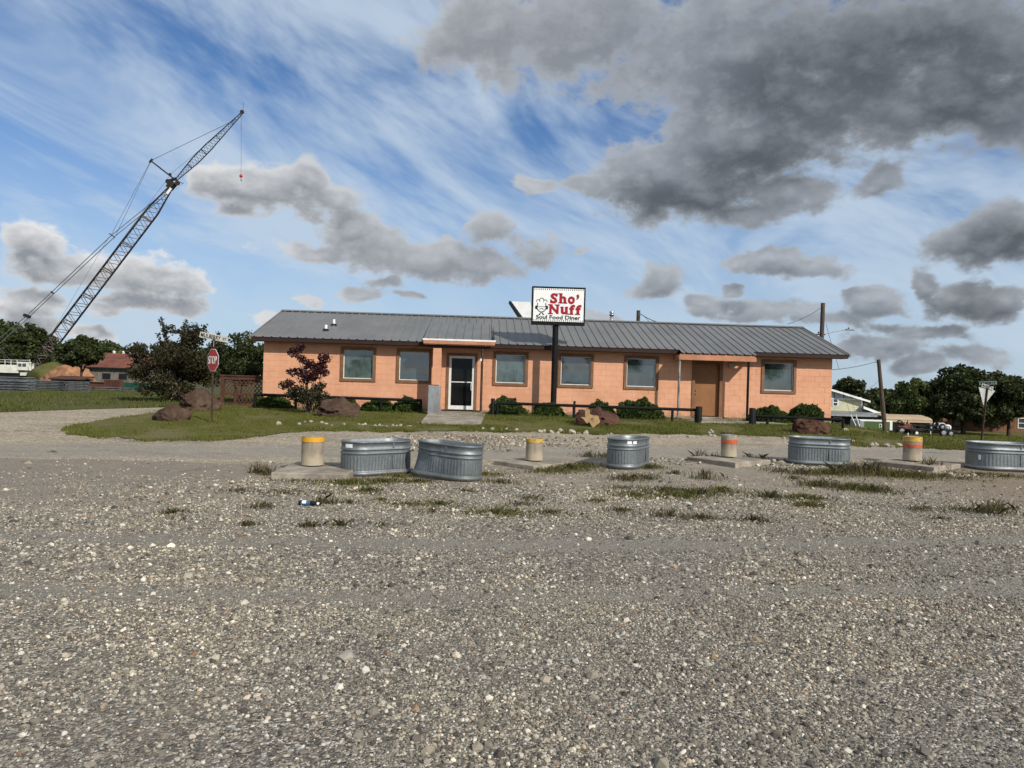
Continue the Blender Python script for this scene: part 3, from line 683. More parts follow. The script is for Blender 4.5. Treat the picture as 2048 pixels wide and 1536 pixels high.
# plumbing vents and flue
for px, py, h in ((668, 650, 0.17), (652, 660, 0.15)):
    d = px_dir(px, py); o2 = Vector((BO.x, BO.y, roof_z(0) + 0.01)); nrm = Vector((N2.x * -SLOPE, N2.y * -SLOPE, 1)); k = (o2 - Vector((0, 0, EYE))).dot(nrm) / d.dot(nrm)
    w = d * k; q = Vector((w.x, w.y)) - BO; s_, y_ = q.dot(T2), q.dot(N2); zb = roof_z(y_)
    v_ = MB(); v_.lathe([(0.14, -0.03), (0.10, 0.04), (0.05, 0.06)], 14); vo = v_.build('roof_vent', M_RUBBER, roof, (s_, y_, zb))
    v_ = MB(); v_.lathe([(0.045, 0.02), (0.045, 0.05 + h), (0.035, 0.05 + h), (0.035, 0.02)], 12); v_.build('pipe', M_WHITE, vo)
v_ = MB(); v_.lathe([(0.07, 0), (0.07, 0.62), (0.0, 0.62)], 14); v_.lathe([(0.10, 0.64), (0.10, 0.70), (0.0, 0.73)], 14); v_.lathe([(0.0, 0.52), (0.10, 0.52), (0.10, 0.60), (0.0, 0.60)], 14)
v_.build('flue', mat('flue_steel', (0.5, 0.5, 0.5), 0.3, metal=0.9), roof, (13.62, RIDGE_Y + 0.6, RIDGE_Z - 0.22))
# white exhaust hood standing on the far roof slope
hd = MB(); hy = RIDGE_Y + 1.3; zt = 5.18
hd.prism([(9.28, zt), (9.36, zt), (10.25, 4.0), (10.1, 4.0)], Matrix.Translation((0, hy, 0)), 0.9); hood = hd.build('exhaust_hood', M_DARKMETAL, roof)
hd = MB(); hd.prism([(9.37, zt - 0.01), (10.2, zt - 0.01), (10.45, 4.0), (10.27, 4.0)], Matrix.Translation((0, hy + 0.02, 0)), 0.86); hd.build('hood_side', M_WHITE, hood)

# ------------------------------------------------------------------ lettering
def text_mesh(txt, size, mtl, bold=0.0, sx=1.0, name='lettering', depth=0.004):
    cu = bpy.data.curves.new(name, 'FONT'); cu.body = txt; cu.size = size; cu.offset = bold; cu.extrude = depth; cu.align_x = 'CENTER'; cu.align_y = 'CENTER'
    cu.resolution_u = 3
    o = bpy.data.objects.new(name, cu); COL.objects.link(o)
    bpy.context.view_layer.update()
    me = bpy.data.meshes.new_from_object(o.evaluated_get(bpy.context.evaluated_depsgraph_get()))
    bpy.data.objects.remove(o); bpy.data.curves.remove(cu)
    for v in me.vertices: v.co = Vector((v.co.x * sx, -v.co.z, v.co.y))         # upright, facing -Y
    me.materials.clear(); me.materials.append(mtl); me.name = name; return me
def fit_mesh(me, x0, x1, z0, z1, y=0.0):
    """scale and move a lettering mesh into a box"""
    xs = [v.co.x for v in me.vertices]; zs_ = [v.co.z for v in me.vertices]
    ax_, bx, az_, bz = min(xs), max(xs), min(zs_), max(zs_)
    for v in me.vertices:
        v.co.x = x0 + (v.co.x - ax_) / (bx - ax_) * (x1 - x0); v.co.z = z0 + (v.co.z - az_) / (bz - az_) * (z1 - z0); v.co.y += y
    return me
def facing(yaw): return (0, 0, yaw)

# ------------------------------------------------------------------ pole sign
sp_xy = bw(10.62, -0.95, 0); SGY = 25.15
pb = gnd(1106, 836)
base_s = at(1106, 836, 25.2); sgn_base = onH(base_s.x, 25.2)
psc = 25.2 / FPX
sign = thing('pole_sign', 'white framed diner sign on a tall black pole in front of the building', 'sign', sgn_base, rad(1.0))
ht = at(1110, 650, 25.2).z - sgn_base.z
mb = MB(); mb.tube((0, 0, -0.1), (0, 0, ht + 0.1), 0.105, n=18); mb.build('pole', M_BLACK, sign)
hw, zb, zt = 0.945, ht, ht + 1.335; xc = 0.07
mb = MB(); mb.box2((xc - hw, -0.16, zb), (xc + hw, 0.16, zt)); mb.build('cabinet', M_BLACK, sign)
fx0, fx1, fz0, fz1 = xc - hw + 0.055, xc + hw - 0.055, zb + 0.10, zt - 0.055
mb = MB(); mb.box2((fx0, -0.172, fz0), (fx1, -0.161, fz1)); face = mb.build('face', M_SIGNWHITE, sign)
# chequered edge: black half discs along the frame and a row of dots
dm = MB(); nb = 24; cw_ = (fx1 - fx0) / nb
for i in range(nb):
    for z_, sg in ((fz1, -1), (fz0, 1)):
        x_ = fx0 + cw_ * i
        dm.add([(x_, -0.1745, z_), (x_ + cw_ * 0.5, -0.1745, z_ + sg * 0.022), (x_ + cw_, -0.1745, z_)] if i % 1 == 0 else [], [(0, 1, 2) if sg > 0 else (2, 1, 0)])
        c_ = (x_ + cw_ * 0.5, z_ + sg * 0.052); r_ = 0.019
        dm.add([(c_[0] + r_ * math.cos(a_), -0.1745, c_[1] + r_ * math.sin(a_)) for a_ in [k * math.pi / 4 for k in range(8)]], [tuple(range(8))])
dm.build('border_dots', M_TXTBLACK, face)
def slab(me_list, rects, nm, mtl, y):
    mb = MB()
    for me in me_list:
        mb.add([v.co.copy() for v in me.vertices], [tuple(p.vertices) for p in me.polygons])
    for x0, x1, z0, z1 in rects: mb.box2((x0, y - 0.004, z0), (x1, y + 0.002, z1))
    return mb.build(nm, mtl, face)
W_, Hh = fx1 - fx0, fz1 - fz0
def U(u, v): return fx0 + u * W_, fz0 + (1 - v) * Hh          # u right, v down, 0..1 on the face
def letter(ch, u0, u1, v0, v1, bold=0.03):
    me = text_mesh(ch, 1.0, M_TXTRED, bold); a_, b1 = U(u0, v1); c_, d1 = U(u1, v0); return fit_mesh(me, a_, c_, b1, d1, -0.178)
def rect(u0, u1, v0, v1): a_, b1 = U(u0, v1); c_, d1 = U(u1, v0); return (a_, c_, b1, d1)
L1 = [letter('S', .335, .475, .145, .455, .045), letter('h', .515, .650, .145, .445, .05), letter('o', .680, .822, .225, .460, .05), letter('’', .850, .905, .16, .33, .05)]
R1 = [rect(.492, .575, .145, .175), rect(.495, .590, .415, .448), rect(.602, .672, .415, .448), rect(.452, .478, .15, .235), rect(.332, .356, .355, .445)]
slab(L1, R1, 'lettering', M_TXTRED, -0.178)
L2 = [letter('N', .320, .505, .485, .765, .045), letter('u', .548, .685, .540, .770, .05), letter('f', .715, .825, .475, .77, .05), letter('f', .840, .955, .475, .77, .05)]
R2 = [rect(.295, .385, .480, .512), rect(.425, .525, .480, .512), rect(.295, .395, .742, .775), rect(.538, .600, .545, .575), rect(.632, .690, .545, .575), rect(.655, .712, .742, .772), rect(.700, .800, .742, .775), rect(.830, .930, .742, .775)]
slab(L2, R2, 'lettering', M_TXTRED, -0.178)
me = text_mesh('Soul Food Diner', 1.0, M_TXTBLACK, 0.02); a_, b1 = U(.06, .925); c_, d1 = U(.94, .805); fit_mesh(me, a_, c_, b1, d1, -0.178); link('lettering', me, face)
# plain cook emblem: toque over a round outline with a moustache
em = MB(); cx_, cz_ = U(.165, .585); k_ = 0.17
def ring(cx, cz, r, w, a0=0, a1=2 * math.pi, n=28, sx=1.0):
    for i in range(n):
        p, q = a0 + (a1 - a0) * i / n, a0 + (a1 - a0) * (i + 1) / n
        em.add([(cx + sx * r * math.cos(p), -0.177, cz + r * math.sin(p)), (cx + sx * r * math.cos(q), -0.177, cz + r * math.sin(q)), (cx + sx * (r - w) * math.cos(q), -0.177, cz + (r - w) * math.sin(q)), (cx + sx * (r - w) * math.cos(p), -0.177, cz + (r - w) * math.sin(p))], [(3, 2, 1, 0)])
def poly(pts): em.add([(cx_ + x * k_, -0.177, cz_ + z * k_) for x, z in pts], [tuple(range(len(pts)))])
ring(cx_, cz_, k_, 0.028, math.pi, 2 * math.pi)
poly([(-.95, .1), (.95, .1), (.95, .2), (-.95, .2)])
for sg in (-1, 1): poly([(sg * .80, .1), (sg * .97, .1), (sg * .92, .95), (sg * .77, .95)])
for x_, z_, r_ in ((-.75, 1.25, .42), (0, 1.5, .5), (.75, 1.25, .42)): ring(cx_ + x_ * k_, cz_ + z_ * k_, r_ * k_, 0.022, -0.3, math.pi + 0.3)
poly([(-.75, -.42), (0, -.15), (.75, -.42), (.3, -.38), (0, -.3), (-.3, -.38)])
for sg in (-1, 1):
    poly([(sg * (1.12 + .24 * math.cos(a)), .0 + .42 * math.sin(a)) for a in [k * math.pi / 6 for k in range(12)]])
    poly([(0, -1.0), (sg * .2, -1.05), (sg * .62, -1.5), (sg * .3, -1.6)])
em.build('emblem', M_TXTBLACK, face)

# ------------------------------------------------------------------ boulders and border stones
def rock_mesh(name, dims, seed, mtl, sub=4, rough=0.28, flat=0.35):
    bm = bmesh.new(); bmesh.ops.create_icosphere(bm, subdivisions=sub, radius=1.0)
    sd = Vector((seed * 3.17, seed * 1.31, seed * 2.7))
    for v in bm.verts:
        n = v.co.normalized()
        r = 1 + rough * (mnoise.noise(n * 1.4 + sd) + 0.65 * (0.5 - abs(mnoise.noise(n * 2.7 + sd)) * 2) + 0.40 * (0.4 - abs(mnoise.noise(n * 6.0 + sd)) * 2) + 0.22 * mnoise.noise(n * 14.0 + sd))
        c = n * r
        for k in range(7):      # split planes give broad broken faces
            pn = Vector((math.sin(seed * 5 + k * 2.1), math.cos(seed * 3 + k * 1.7), 0.25 + 0.6 * math.sin(seed * 2 + k * 1.3))).normalized(); e = c.dot(pn) - 0.76
            if e > 0: c -= pn * e * 0.75
        if c.z < -flat: c.z = -flat - (c.z + flat) * -0.15
        v.co = Vector((c.x * dims[0] / 2, c.y * dims[1] / 2, (c.z + flat) * dims[2] / (1 + flat)))
    me = bpy.data.meshes.new(name); bm.to_mesh(me); bm.free(); me.materials.append(mtl)
    me.polygons.foreach_set('use_smooth', [sub >= 4] * len(me.polygons)); return me
def rock(name, label, p, dims, seed, mtl, rz=0.0, cat='boulder', group=None, sub=5, rough=0.36):
    o = link(name, rock_mesh(name, dims, seed, mtl, sub, rough), None, (p[0], p[1], Hf(p[0], p[1]) - 0.04), (0, 0, rz)); return tag(o, label, cat, group)
rock('boulder', 'largest brown boulder behind the stop sign at the lawn corner', (-10.05, 22.9), (1.25, 1.1, 0.70), 1.3, M_BOULD, 0.2, group='boulders on the lawn')
rock('boulder', 'low brown boulder leaning in front of the largest one near the stop sign', (-9.42, 19.75), (1.05, 0.75, 0.46), 2.6, M_BOULD, 0.5, group='boulders on the lawn')
rock('boulder', 'wide flat brown boulder beside the red-leaved tree', (-5.35, 22.0), (1.55, 0.95, 0.58), 4.2, M_BOULD, -0.05, group='boulders on the lawn')
rock('boulder', 'red boulder behind the tan state-shaped stone', (2.62, 21.75), (1.42, 0.9, 0.56), 5.9, M_BOULDR, 0.1, group='boulders on the lawn')
rock('boulder', 'dark red boulder near the right end of the black rail', (8.98, 21.25), (1.32, 0.95, 0.50), 7.7, M_BOULDR, 0.15, group='boulders on the lawn')
# state-shaped slab
tx = [(.21, 0.0), (.46, 0.0), (.465, .24), (.53, .275), (.62, .30), (.72, .31), (.82, .30), (.93, .33), (.955, .49), (1.0, .56), (.985, .66), (.93, .70), (.80, .79), (.73, .86), (.705, .92), (.735, 1.0), (.62, .97), (.57, .88), (.50, .77), (.44, .68), (.375, .665), (.32, .72), (.25, .68), (.20, .60), (.10, .50), (0.0, .425), (0.0, .405), (.215, .405)]
wS, hS = 0.56, 0.60
tp = Vector((2.36, 20.95, Hf(2.36, 20.95)))
tslab = thing('stone_slab', 'tan state-shaped stone slab with a star leaning on the red boulder', 'stone slab', tp, rad(2))
mb = MB(); Mt = Matrix.Rotation(rad(-16), 4, 'X')
mb.prism([((a - .5) * wS, (1 - b_) * hS - 0.03) for a, b_ in tx][::-1], Mt, 0.05); mb.build('plate', mat('tan_stone', (0.33, 0.215, 0.10), 0.8, var=0.25, vscale=5, bump=0.3), tslab)
mb = MB(); sx_, sz_ = (.58 - .5) * wS, (1 - .50) * hS - .03
mb.prism([(sx_ + r_ * math.sin(k * math.pi / 5), sz_ + r_ * math.cos(k * math.pi / 5)) for k, r_ in [(k, 0.075 if k % 2 == 0 else 0.03) for k in range(10)]], Mt @ Matrix.Translation((0, -0.008, 0)), 0.0075); mb.build('star', mat('dark_stone', (0.16, 0.10, 0.05), 0.8), tslab)
# pale limestone border stones
rr = random.Random(11)
edge_px = [(557, 851, .20), (599, 850, .14), (610, 846, .10), (622, 845, .17), (644, 847, .13), (652, 849, .12), (664, 852, .10), (688, 850, .12), (697, 851, .08), (718, 850, .12), (725, 851, .11), (731, 850, .13), (750, 853, .10), (759, 853, .13), (765, 852, .09), (773, 854, .10), (785, 853, .12), (793, 853, .12), (802, 853, .13), (814, 854, .11), (820, 854, .13), (782, 862, .07), (706, 855, .06),
 (966, 859, .14), (985, 861, .16), (1003, 862, .10), (1012, 861, .14), (1021, 862, .09), (1033, 861, .13), (1080, 865, .15), (1088, 864, .14), (1103, 866, .16), (1116, 867, .12), (1121, 864, .17), (1136, 867, .10), (1143, 867, .20), (1157, 867, .11), (1172, 868, .17), (1215, 869, .08), (1222, 869, .10), (1321, 873, .10), (1328, 873, .09), (1337, 874, .13), (1346, 875, .11), (1377, 874, .14), (1417, 868, .13), (1423, 866, .18), (1421, 872, .13), (1428, 873, .11), (1340, 866, .07), (1370, 862, .06),
 (1568, 878, .13), (1576, 878, .14), (1706, 884, .12), (1742, 892, .16), (1751, 891, .18), (1773, 893, .17), (1785, 894, .12), (1797, 892, .16), (1690, 862, .20)]
wmesh = [rock_mesh('border_stone', (1, 1, 0.75), 20 + k * 1.37, M_WROCK, 3, 0.34) for k in range(6)]
def place_word(px):
    if px < 700: return 'in the lawn edge below the red-leaved tree'
    if px < 960: return 'in the row left of the concrete ramp'
    if px < 1060: return 'along the gravel just right of the concrete ramp'
    if px < 1240: return 'along the gravel edge below the state-shaped stone'
    if px < 1440: return 'at the lawn edge below the brown side door'
    if px < 1600: return 'by the road edge beside the dark red boulder'
    return 'right of the dark red boulder'
CNT = {}; ORD = 'first second third fourth fifth sixth seventh eighth ninth tenth eleventh twelfth thirteenth fourteenth fifteenth sixteenth seventeenth eighteenth'.split()
for k, (px, py, sz) in enumerate(sorted(edge_px)):
    p = gnd(px, py + 1); w_ = sz * 0.98
    o = link('border_stone', wmesh[k % 6], None, (p.x, p.y, p.z - 0.006), (rr.uniform(-.2, .2), rr.uniform(-.2, .2), rr.uniform(0, 6.3)))
    o.scale = (w_ * rr.uniform(.85, 1.2), w_ * rr.uniform(.8, 1.1), w_ * rr.uniform(.7, 1.0))
    w_ = place_word(px); CNT[w_] = CNT.get(w_, 0) + 1
    tag(o, '%s pale limestone lump from the left, %s' % (ORD[CNT[w_] - 1], w_), 'stone', 'limestone border stones along the lawn')

# ------------------------------------------------------------------ pipe rails, bollard posts
def rail(name, label, pts, rail_z, post_r=0.045, rail_r=0.05, thick=None):
    p0 = Vector(pts[0]); o = thing(name, label, 'rail', (p0.x, p0.y, Hf(p0.x, p0.y)), 0, 'black pipe rails before the diner'); oz = o.location.z
    rel = [Vector((p[0] - p0.x, p[1] - p0.y, 0)) for p in pts]
    a, b_ = rel[0], rel[-1]
    mb = MB(); mb.tube((a.x - .03, a.y, rail_z[0] - oz), (b_.x + .03, b_.y, rail_z[1] - oz), rail_r, n=12); mb.build('bar', M_BLACK, o)
    for q in rel:
        k = (q - a).length / max(1e-6, (b_ - a).length); zt = rail_z[0] + (rail_z[1] - rail_z[0]) * k - oz
        mb = MB(); mb.tube((q.x, q.y, -0.15), (q.x, q.y, zt + 0.0), post_r, n=10); mb.build('post', M_BLACK, o)
    return o
def railpts(pxs, Y0, Y1):
    a = at(pxs[0][0], pxs[0][1], Y0); b_ = at(pxs[-1][0], pxs[-1][1], Y1); out = []
    for x, y in pxs:
        d = px_dir(x, y); n = (b_ - a).cross(Vector((0, 0, 1))); k = a.dot(n) / Vector((d.x, d.y, 0)).dot(Vector((n.x, n.y, 0))); out.append((d.x * k, d.y * k))
    return out, (a.z, b_.z)
pts, zr = railpts([(510, 789), (592, 792), (678, 795), (762, 798), (842, 801)], 24.3, 24.5); rail('pipe_rail', 'black pipe rail in front of the left wing shrubs', pts, zr)
pts, zr = railpts([(995, 806), (1148, 811), (1345, 819), (1392, 820)], 24.0, 23.6); rail('pipe_rail', 'black pipe rail running behind the sign pole to a thick post', pts, zr)
pts, zr = railpts([(1510, 832), (1535, 833), (1686, 840)], 23.5, 22.6); rail('pipe_rail', 'black pipe rail at the right end of the diner', pts, zr)
def post(label, px, pt, pb_, Y, r):
    p = at(px, pb_, Y); q = at(px, pt, Y); g_ = Hf(p.x, Y)
    mb = MB(); h = q.z - g_; mb.lathe([(r, -0.1), (r, h - 0.01), (r - 0.012, h), (0.0, h + 0.006)], 20)
    return tag(mb.build('bollard', M_BLACK, None, (p.x, Y, g_)), label, 'bollard', 'black steel posts on the lawn')
post('thick black steel post left of the brown side door path', 1397, 813, 850, 23.5, 0.105)
post('thick black steel post right of the brown side door path', 1504, 816, 852, 23.4, 0.105)
post('short black steel post beside the entrance shrub, left of the sign pole', 985, 797, 833, 24.1, 0.07)
post('black steel stub rising above the rail behind the red boulder', 1148, 802, 840, 24.3, 0.04)

# grey upright concrete block, entrance ramp
bx = at(867, 822, 23.9); o = thing('concrete_block', 'upright grey concrete block beside the glass entrance door', 'concrete block', onH(bx.x, 23.9), rad(3))
mb = MB(); mb.box((0, 0, 0.47), (0.42, 0.30, 1.06), bev=0.03); mb.build('body', M_CONCG, o)
mb = MB(); mb.box((0.02, -0.03, 1.008), (0.26, 0.2, 0.025), bev=0.005); mb.build('cap', M_FASCIA, o)
rp = MB()
A = [bw(6.45, -1.06, 0.585), bw(8.38, -1.06, 0.575), gnd(962, 852), gnd(842, 850)]
A[2].z += 0.10; A[3].z += 0.10
rp.add([A[0], A[1], A[2], A[3]] + [Vector((q.x, q.y, q.z - 0.35)) for q in A], [(3, 2, 1, 0), (7, 4, 5, 6)[::-1], (0, 1, 5, 4), (1, 2, 6, 5), (2, 3, 7, 6), (3, 0, 4, 7)])
tag(rp.build('concrete_ramp', M_CONC), 'sloping worn concrete ramp leading up to the entrance door', 'ramp')
rp = MB(); c = bw(16.9, -2.1, 0); rp.box((c.x, c.y, Hf(c.x, c.y) - 0.02), (3.0, 1.3, 0.14), Matrix.Rotation(YAW + 0.05, 3, 'Z'), bev=0.02)
tag(rp.build('concrete_path', M_CONC), 'thin concrete slab in the grass before the brown side door', 'path slab')

# ------------------------------------------------------------------ stock tanks
def tank_mesh(L, Wd, Hh, dent=False, seed=0):
    r = Wd / 2; st = (L - Wd) / 2; per = 2 * math.pi * r + 4 * st; n = 220; base = []
    for i in range(n):
        s = per * i / n; arc = math.pi * r
        if s < 2 * st: base.append((Vector((-st + s, -r)), Vector((0, -1))))
        elif s < 2 * st + arc: a = -math.pi / 2 + (s - 2 * st) / r; base.append((Vector((st + r * math.cos(a), r * math.sin(a))), Vector((math.cos(a), math.sin(a)))))
        elif s < 4 * st + arc: k = s - 2 * st - arc; base.append((Vector((st - k, r)), Vector((0, 1))))
        else: a = math.pi / 2 + (s - 4 * st - arc) / r; base.append((Vector((-st + r * math.cos(a), r * math.sin(a))), Vector((math.cos(a), math.sin(a)))))
    # height, offset, corrugated?
    prof = [(0.0, -0.012, 0), (0.045, -0.010, 0), (0.05, 0.002, 0), (0.062, 0.016, 0), (0.082, 0.022, 0), (0.102, 0.016, 0), (0.114, 0.002, 0), (0.122, -0.004, 0), (0.14, 0, .6), (0.155, 0, 1), (0.24, 0, 1), (0.33, 0, 1), (0.36, 0, 1), (0.375, 0, .5), (0.392, 0.0, 0), (0.40, 0.008, 0), (0.412, 0.018, 0), (0.424, 0.008, 0), (0.434, -0.010, 0), (0.452, -0.012, 0), (0.462, 0.006, 0), (0.475, 0.016, 0), (0.488, 0.006, 0), (0.495, 0.0, 0), (0.578, 0.002, 0), (0.585, 0.014, 0), (0.598, 0.020, 0), (0.609, 0.012, 0), (0.61, 0.0, 0), (0.60, -0.008, 0), (0.49, -0.008, 0), (0.25, -0.010, 0), (0.03, -0.015, 0)]
    k_ = Hh / 0.61; vs = []; m = len(prof)
    for z, o_, cg in prof:
        for i, (b_, nn) in enumerate(base):
            off = o_ + (0.0055 * math.cos(2 * math.pi * i / n * 55) * cg if cg else 0)
            p = b_ + nn * off; v = Vector((p.x, p.y, z * k_))
            w = mnoise.noise(Vector((p.x * 2.4 + seed, p.y * 2.4, z * 3))) * 0.012; v.x += nn.x * w; v.y += nn.y * w
            if dent:
                d = (Vector((v.x, v.y, v.z)) - Vector((-st - 0.30 * r, -r * .9, 0.37))).length; e = max(0, 1 - d / 0.36); v.x += 0.05 * e; v.y += 0.13 * e ** 1.3
                d = (v - Vector((-st * .1, -r, 0.44))).length; e = max(0, 1 - d / 0.12); v.y += 0.045 * e
                v.x += 0.07 * (1 if v.x < -st else 0.0) * (v.z / 0.61) * min(1, (-st - v.x) / 0.2)
            vs.append(v)
    fs = [(j * n + i, j * n + (i + 1) % n, (j + 1) * n + (i + 1) % n, (j + 1) * n + i) for j in range(m - 1) for i in range(n)]
    mb = MB(); mb.add(vs, fs, True); mb.add([vs[(m - 1) * n + i] for i in range(n)], [tuple(range(n))]); return mb.mesh('shell', M_TANK)
tm = tank_mesh(1.22, 0.62, 0.61, False, 1); tm2 = tank_mesh(1.22, 0.62, 0.61, True, 5); tm3 = tank_mesh(1.42, 0.80, 0.61, False, 9)
def tank(label, px, py, Y, rz, me, tilt=(0, 0), stickers=(), L=1.22, Wd=0.62, dz=0.0):
    p = at(px, py, Y); o = thing('stock_tank', label, 'stock tank', (p.x, Y, Hf(p.x, Y) - 0.02 + dz), rz, 'galvanised stock tanks along the gravel'); o.rotation_euler = (tilt[0], tilt[1], rz)
    link('shell', me, o)
    sm_ = MB(); a = (-(L - Wd) / 2 + 0.35); sm_.box((a + 0.1, -Wd / 2 - 0.006, 0.27), (0.022, 0.012, 0.22)); sm_.box((a + 0.1, -Wd / 2 - 0.008, 0.54), (0.02, 0.01, 0.09)); sm_.build('seam', M_TANK, o)
    for ang, z, w_, h_ in stickers:
        r = Wd / 2 + 0.007; st = (L - Wd) / 2; sg = 1 if math.cos(ang) > 0 else -1; s_ = MB(); vs = []
        for z_ in (z - h_ / 2, z + h_ / 2):
            for k in range(5):
                a_ = ang + (k / 4 - .5) * w_ / r; vs.append((sg * st + r * math.cos(a_), r * math.sin(a_), z_))
        s_.add(vs, [(k, k + 1, k + 6, k + 5) for k in range(4)], True); s_.build('label', M_SIGNWHITE, o)
    return o
tank('upright galvanised tank with a white sticker beside the yellow-topped post', 752, 940, 12.05, rad(38), tm, stickers=[(rad(180 + 28), 0.535, 0.14, 0.06)])
tank('dented leaning galvanised tank with a bent rim', 893, 945, 11.75, rad(-27), tm2, (rad(-1.0), rad(2.2)), dz=0.015)
tank('narrow end-on galvanised tank with two white labels in the middle', 1256, 925, 14.0, rad(62), tm, stickers=[(rad(180 + 40), 0.545, 0.09, 0.05), (rad(180 + 62), 0.545, 0.09, 0.05)])
tank('wide galvanised tank right of the orange-banded concrete post', 1637, 925, 15.1, rad(-12), tm, stickers=[(rad(190), 0.52, 0.04, 0.05)])
tank('galvanised tank cut off by the right edge of the view', 2006, 930, 15.1, rad(-8), tm3, stickers=[(rad(225), 0.30, 0.05, 0.10)], L=1.42, Wd=0.80)

# ------------------------------------------------------------------ concrete posts on slabs
def slab_thing(label, c, w, d, h, rz):
    mb = MB(); mb.box((0, 0, h / 2 - 0.04), (w, d, h + 0.04), bev=0.012); o = mb.build('concrete_slab', M_CONC, None, (c[0], c[1], Hf(c[0], c[1])), (0, 0, rz)); return tag(o, label, 'slab', 'square concrete slabs under the posts')
def bollard(label, c, z0, r, h, bands, seed, top):
    o = thing('concrete_post', label, 'bollard', (c[0], c[1], Hf(c[0], c[1]) + z0), 0, 'short concrete posts along the gravel')
    n = 28; prof = [(r * 1.01, 0), (r, 0.04), (r * 0.985, h * 0.5), (r * 0.98, h - 0.02), (r * 0.93, h), (0.5 * r, h + 0.008), (0, h + 0.012)]
    mb = MB(); mb.lathe(prof, n)
    for i, v in enumerate(mb.v):
        q = Vector(v); e = 0.006 * mnoise.noise(q * 9 + Vector((seed, 0, 0))) + (0.012 * mnoise.noise(q * 14 + Vector((seed, 3, 0))) if q.z > h - 0.03 else 0); mb.v[i] = (q.x * (1 + e / r), q.y * (1 + e / r), q.z + (e if q.z > 0.1 else 0))
    mb.build('shaft', M_CONCP, o)
    for z_, bh, m_ in bands:
        b1 = MB(); k = 40; vs = []
        for j in (0, 1):
            for i in range(k): 
                a = 2 * math.pi * i / k; rr_ = r * 0.985 + 0.006; vs.append((rr_ * math.cos(a), rr_ * math.sin(a), z_ + j * bh + (0.012 * mnoise.noise(Vector((math.cos(a) * 3, math.sin(a) * 3, seed + j))))))
        b1.add(vs, [(i, (i + 1) % k, k + (i + 1) % k, k + i) for i in range(k)], True); b1.build('paint_band', m_, o)
    if top:
        b1 = MB(); b1.lathe([(r * 0.93, h + 0.004), (r * 0.6, h + 0.014), (0, h + 0.018)], 24); b1.build('top', top, o)
    return o
def conc_post():
    m, t, b = new_mat('stained_post_concrete')
    v = t.node('ShaderNodeTexCoord').outputs['Object']; n = t.noise(v, 5, 6, 0.65); st = t.noise(t.vmath('MULTIPLY', v, (9, 9, 1.2)), 1.6, 5, 0.7); z = t.sep(v)[2]
    c = t.mix(t.mapr(st, 0.35, 0.7), (0.33, 0.27, 0.19), (0.20, 0.175, 0.14)); c = t.mix(t.mapr(t.math('MULTIPLY_ADD', n, 0.25, z), 0.36, 0.22, 0, 0.75), c, (0.42, 0.36, 0.25))
    t.put(b.inputs['Base Color'], c); b.inputs['Roughness'].default_value = 0.9
    bn = t.node('ShaderNodeBump'); bn.inputs['Strength'].default_value = 0.5; bn.inputs['Distance'].default_value = 0.02; t.put(bn.inputs['Height'], t.noise(v, 45, 5, 0.7)); t.l.new(bn.outputs[0], b.inputs['Normal']); return m
M_CONCP = conc_post()
def paint(name, c, wear):
    m, t, b = new_mat(name); v = t.node('ShaderNodeTexCoord').outputs['Object']; n = t.noise(v, 11, 5, 0.7)
    t.put(b.inputs['Base Color'], t.mix(t.mapr(n, wear, wear + 0.06), c, (0.27, 0.23, 0.17))); b.inputs['Roughness'].default_value = 0.6; return m
M_YEL, M_YELW, M_ORA = paint('yellow_paint', (0.62, 0.31, 0.015), 0.60), paint('chipped_yellow_paint', (0.58, 0.33, 0.03), 0.50), paint('orange_paint', (0.48, 0.085, 0.025), 0.56)
M_CHALK = mat('broken_concrete_top', (0.45, 0.36, 0.22), 0.95, var=0.4, vscale=12, bump=0.9, bscale=30)
slab_thing('concrete slab under the yellow-topped post', (-3.13, 11.75), 1.16, 1.55, 0.15, rad(2)); bollard('squat concrete post with an unbroken yellow top band', (-3.32, 11.95), 0.15, 0.185, 0.47, [(0.385, 0.085, M_YEL)], 1, M_CHALK)
slab_thing('half-buried concrete slab under the chipped yellow post', (0.42, 13.75), 1.05, 1.05, 0.11, rad(47)); bollard('small concrete post with chipped yellow paint on its rim', (0.47, 13.85), 0.11, 0.165, 0.40, [(0.345, 0.07, M_YELW)], 2, M_CHALK)
slab_thing('concrete slab under the post with one orange band', (4.62, 15.0), 1.25, 1.2, 0.12, rad(38)); bollard('concrete post with a single orange band', (4.68, 15.2), 0.12, 0.165, 0.45, [(0.27, 0.085, M_ORA)], 3, mat('grey_top', (0.25, 0.24, 0.22), 0.95, var=0.3))
slab_thing('weedy concrete slab under the yellow and orange post', (8.72, 15.2), 1.35, 1.2, 0.12, rad(38)); bollard('concrete post with both yellow and orange bands', (8.75, 15.45), 0.12, 0.185, 0.50, [(0.40, 0.095, M_YELW), (0.27, 0.075, M_ORA)], 4, M_YELW)

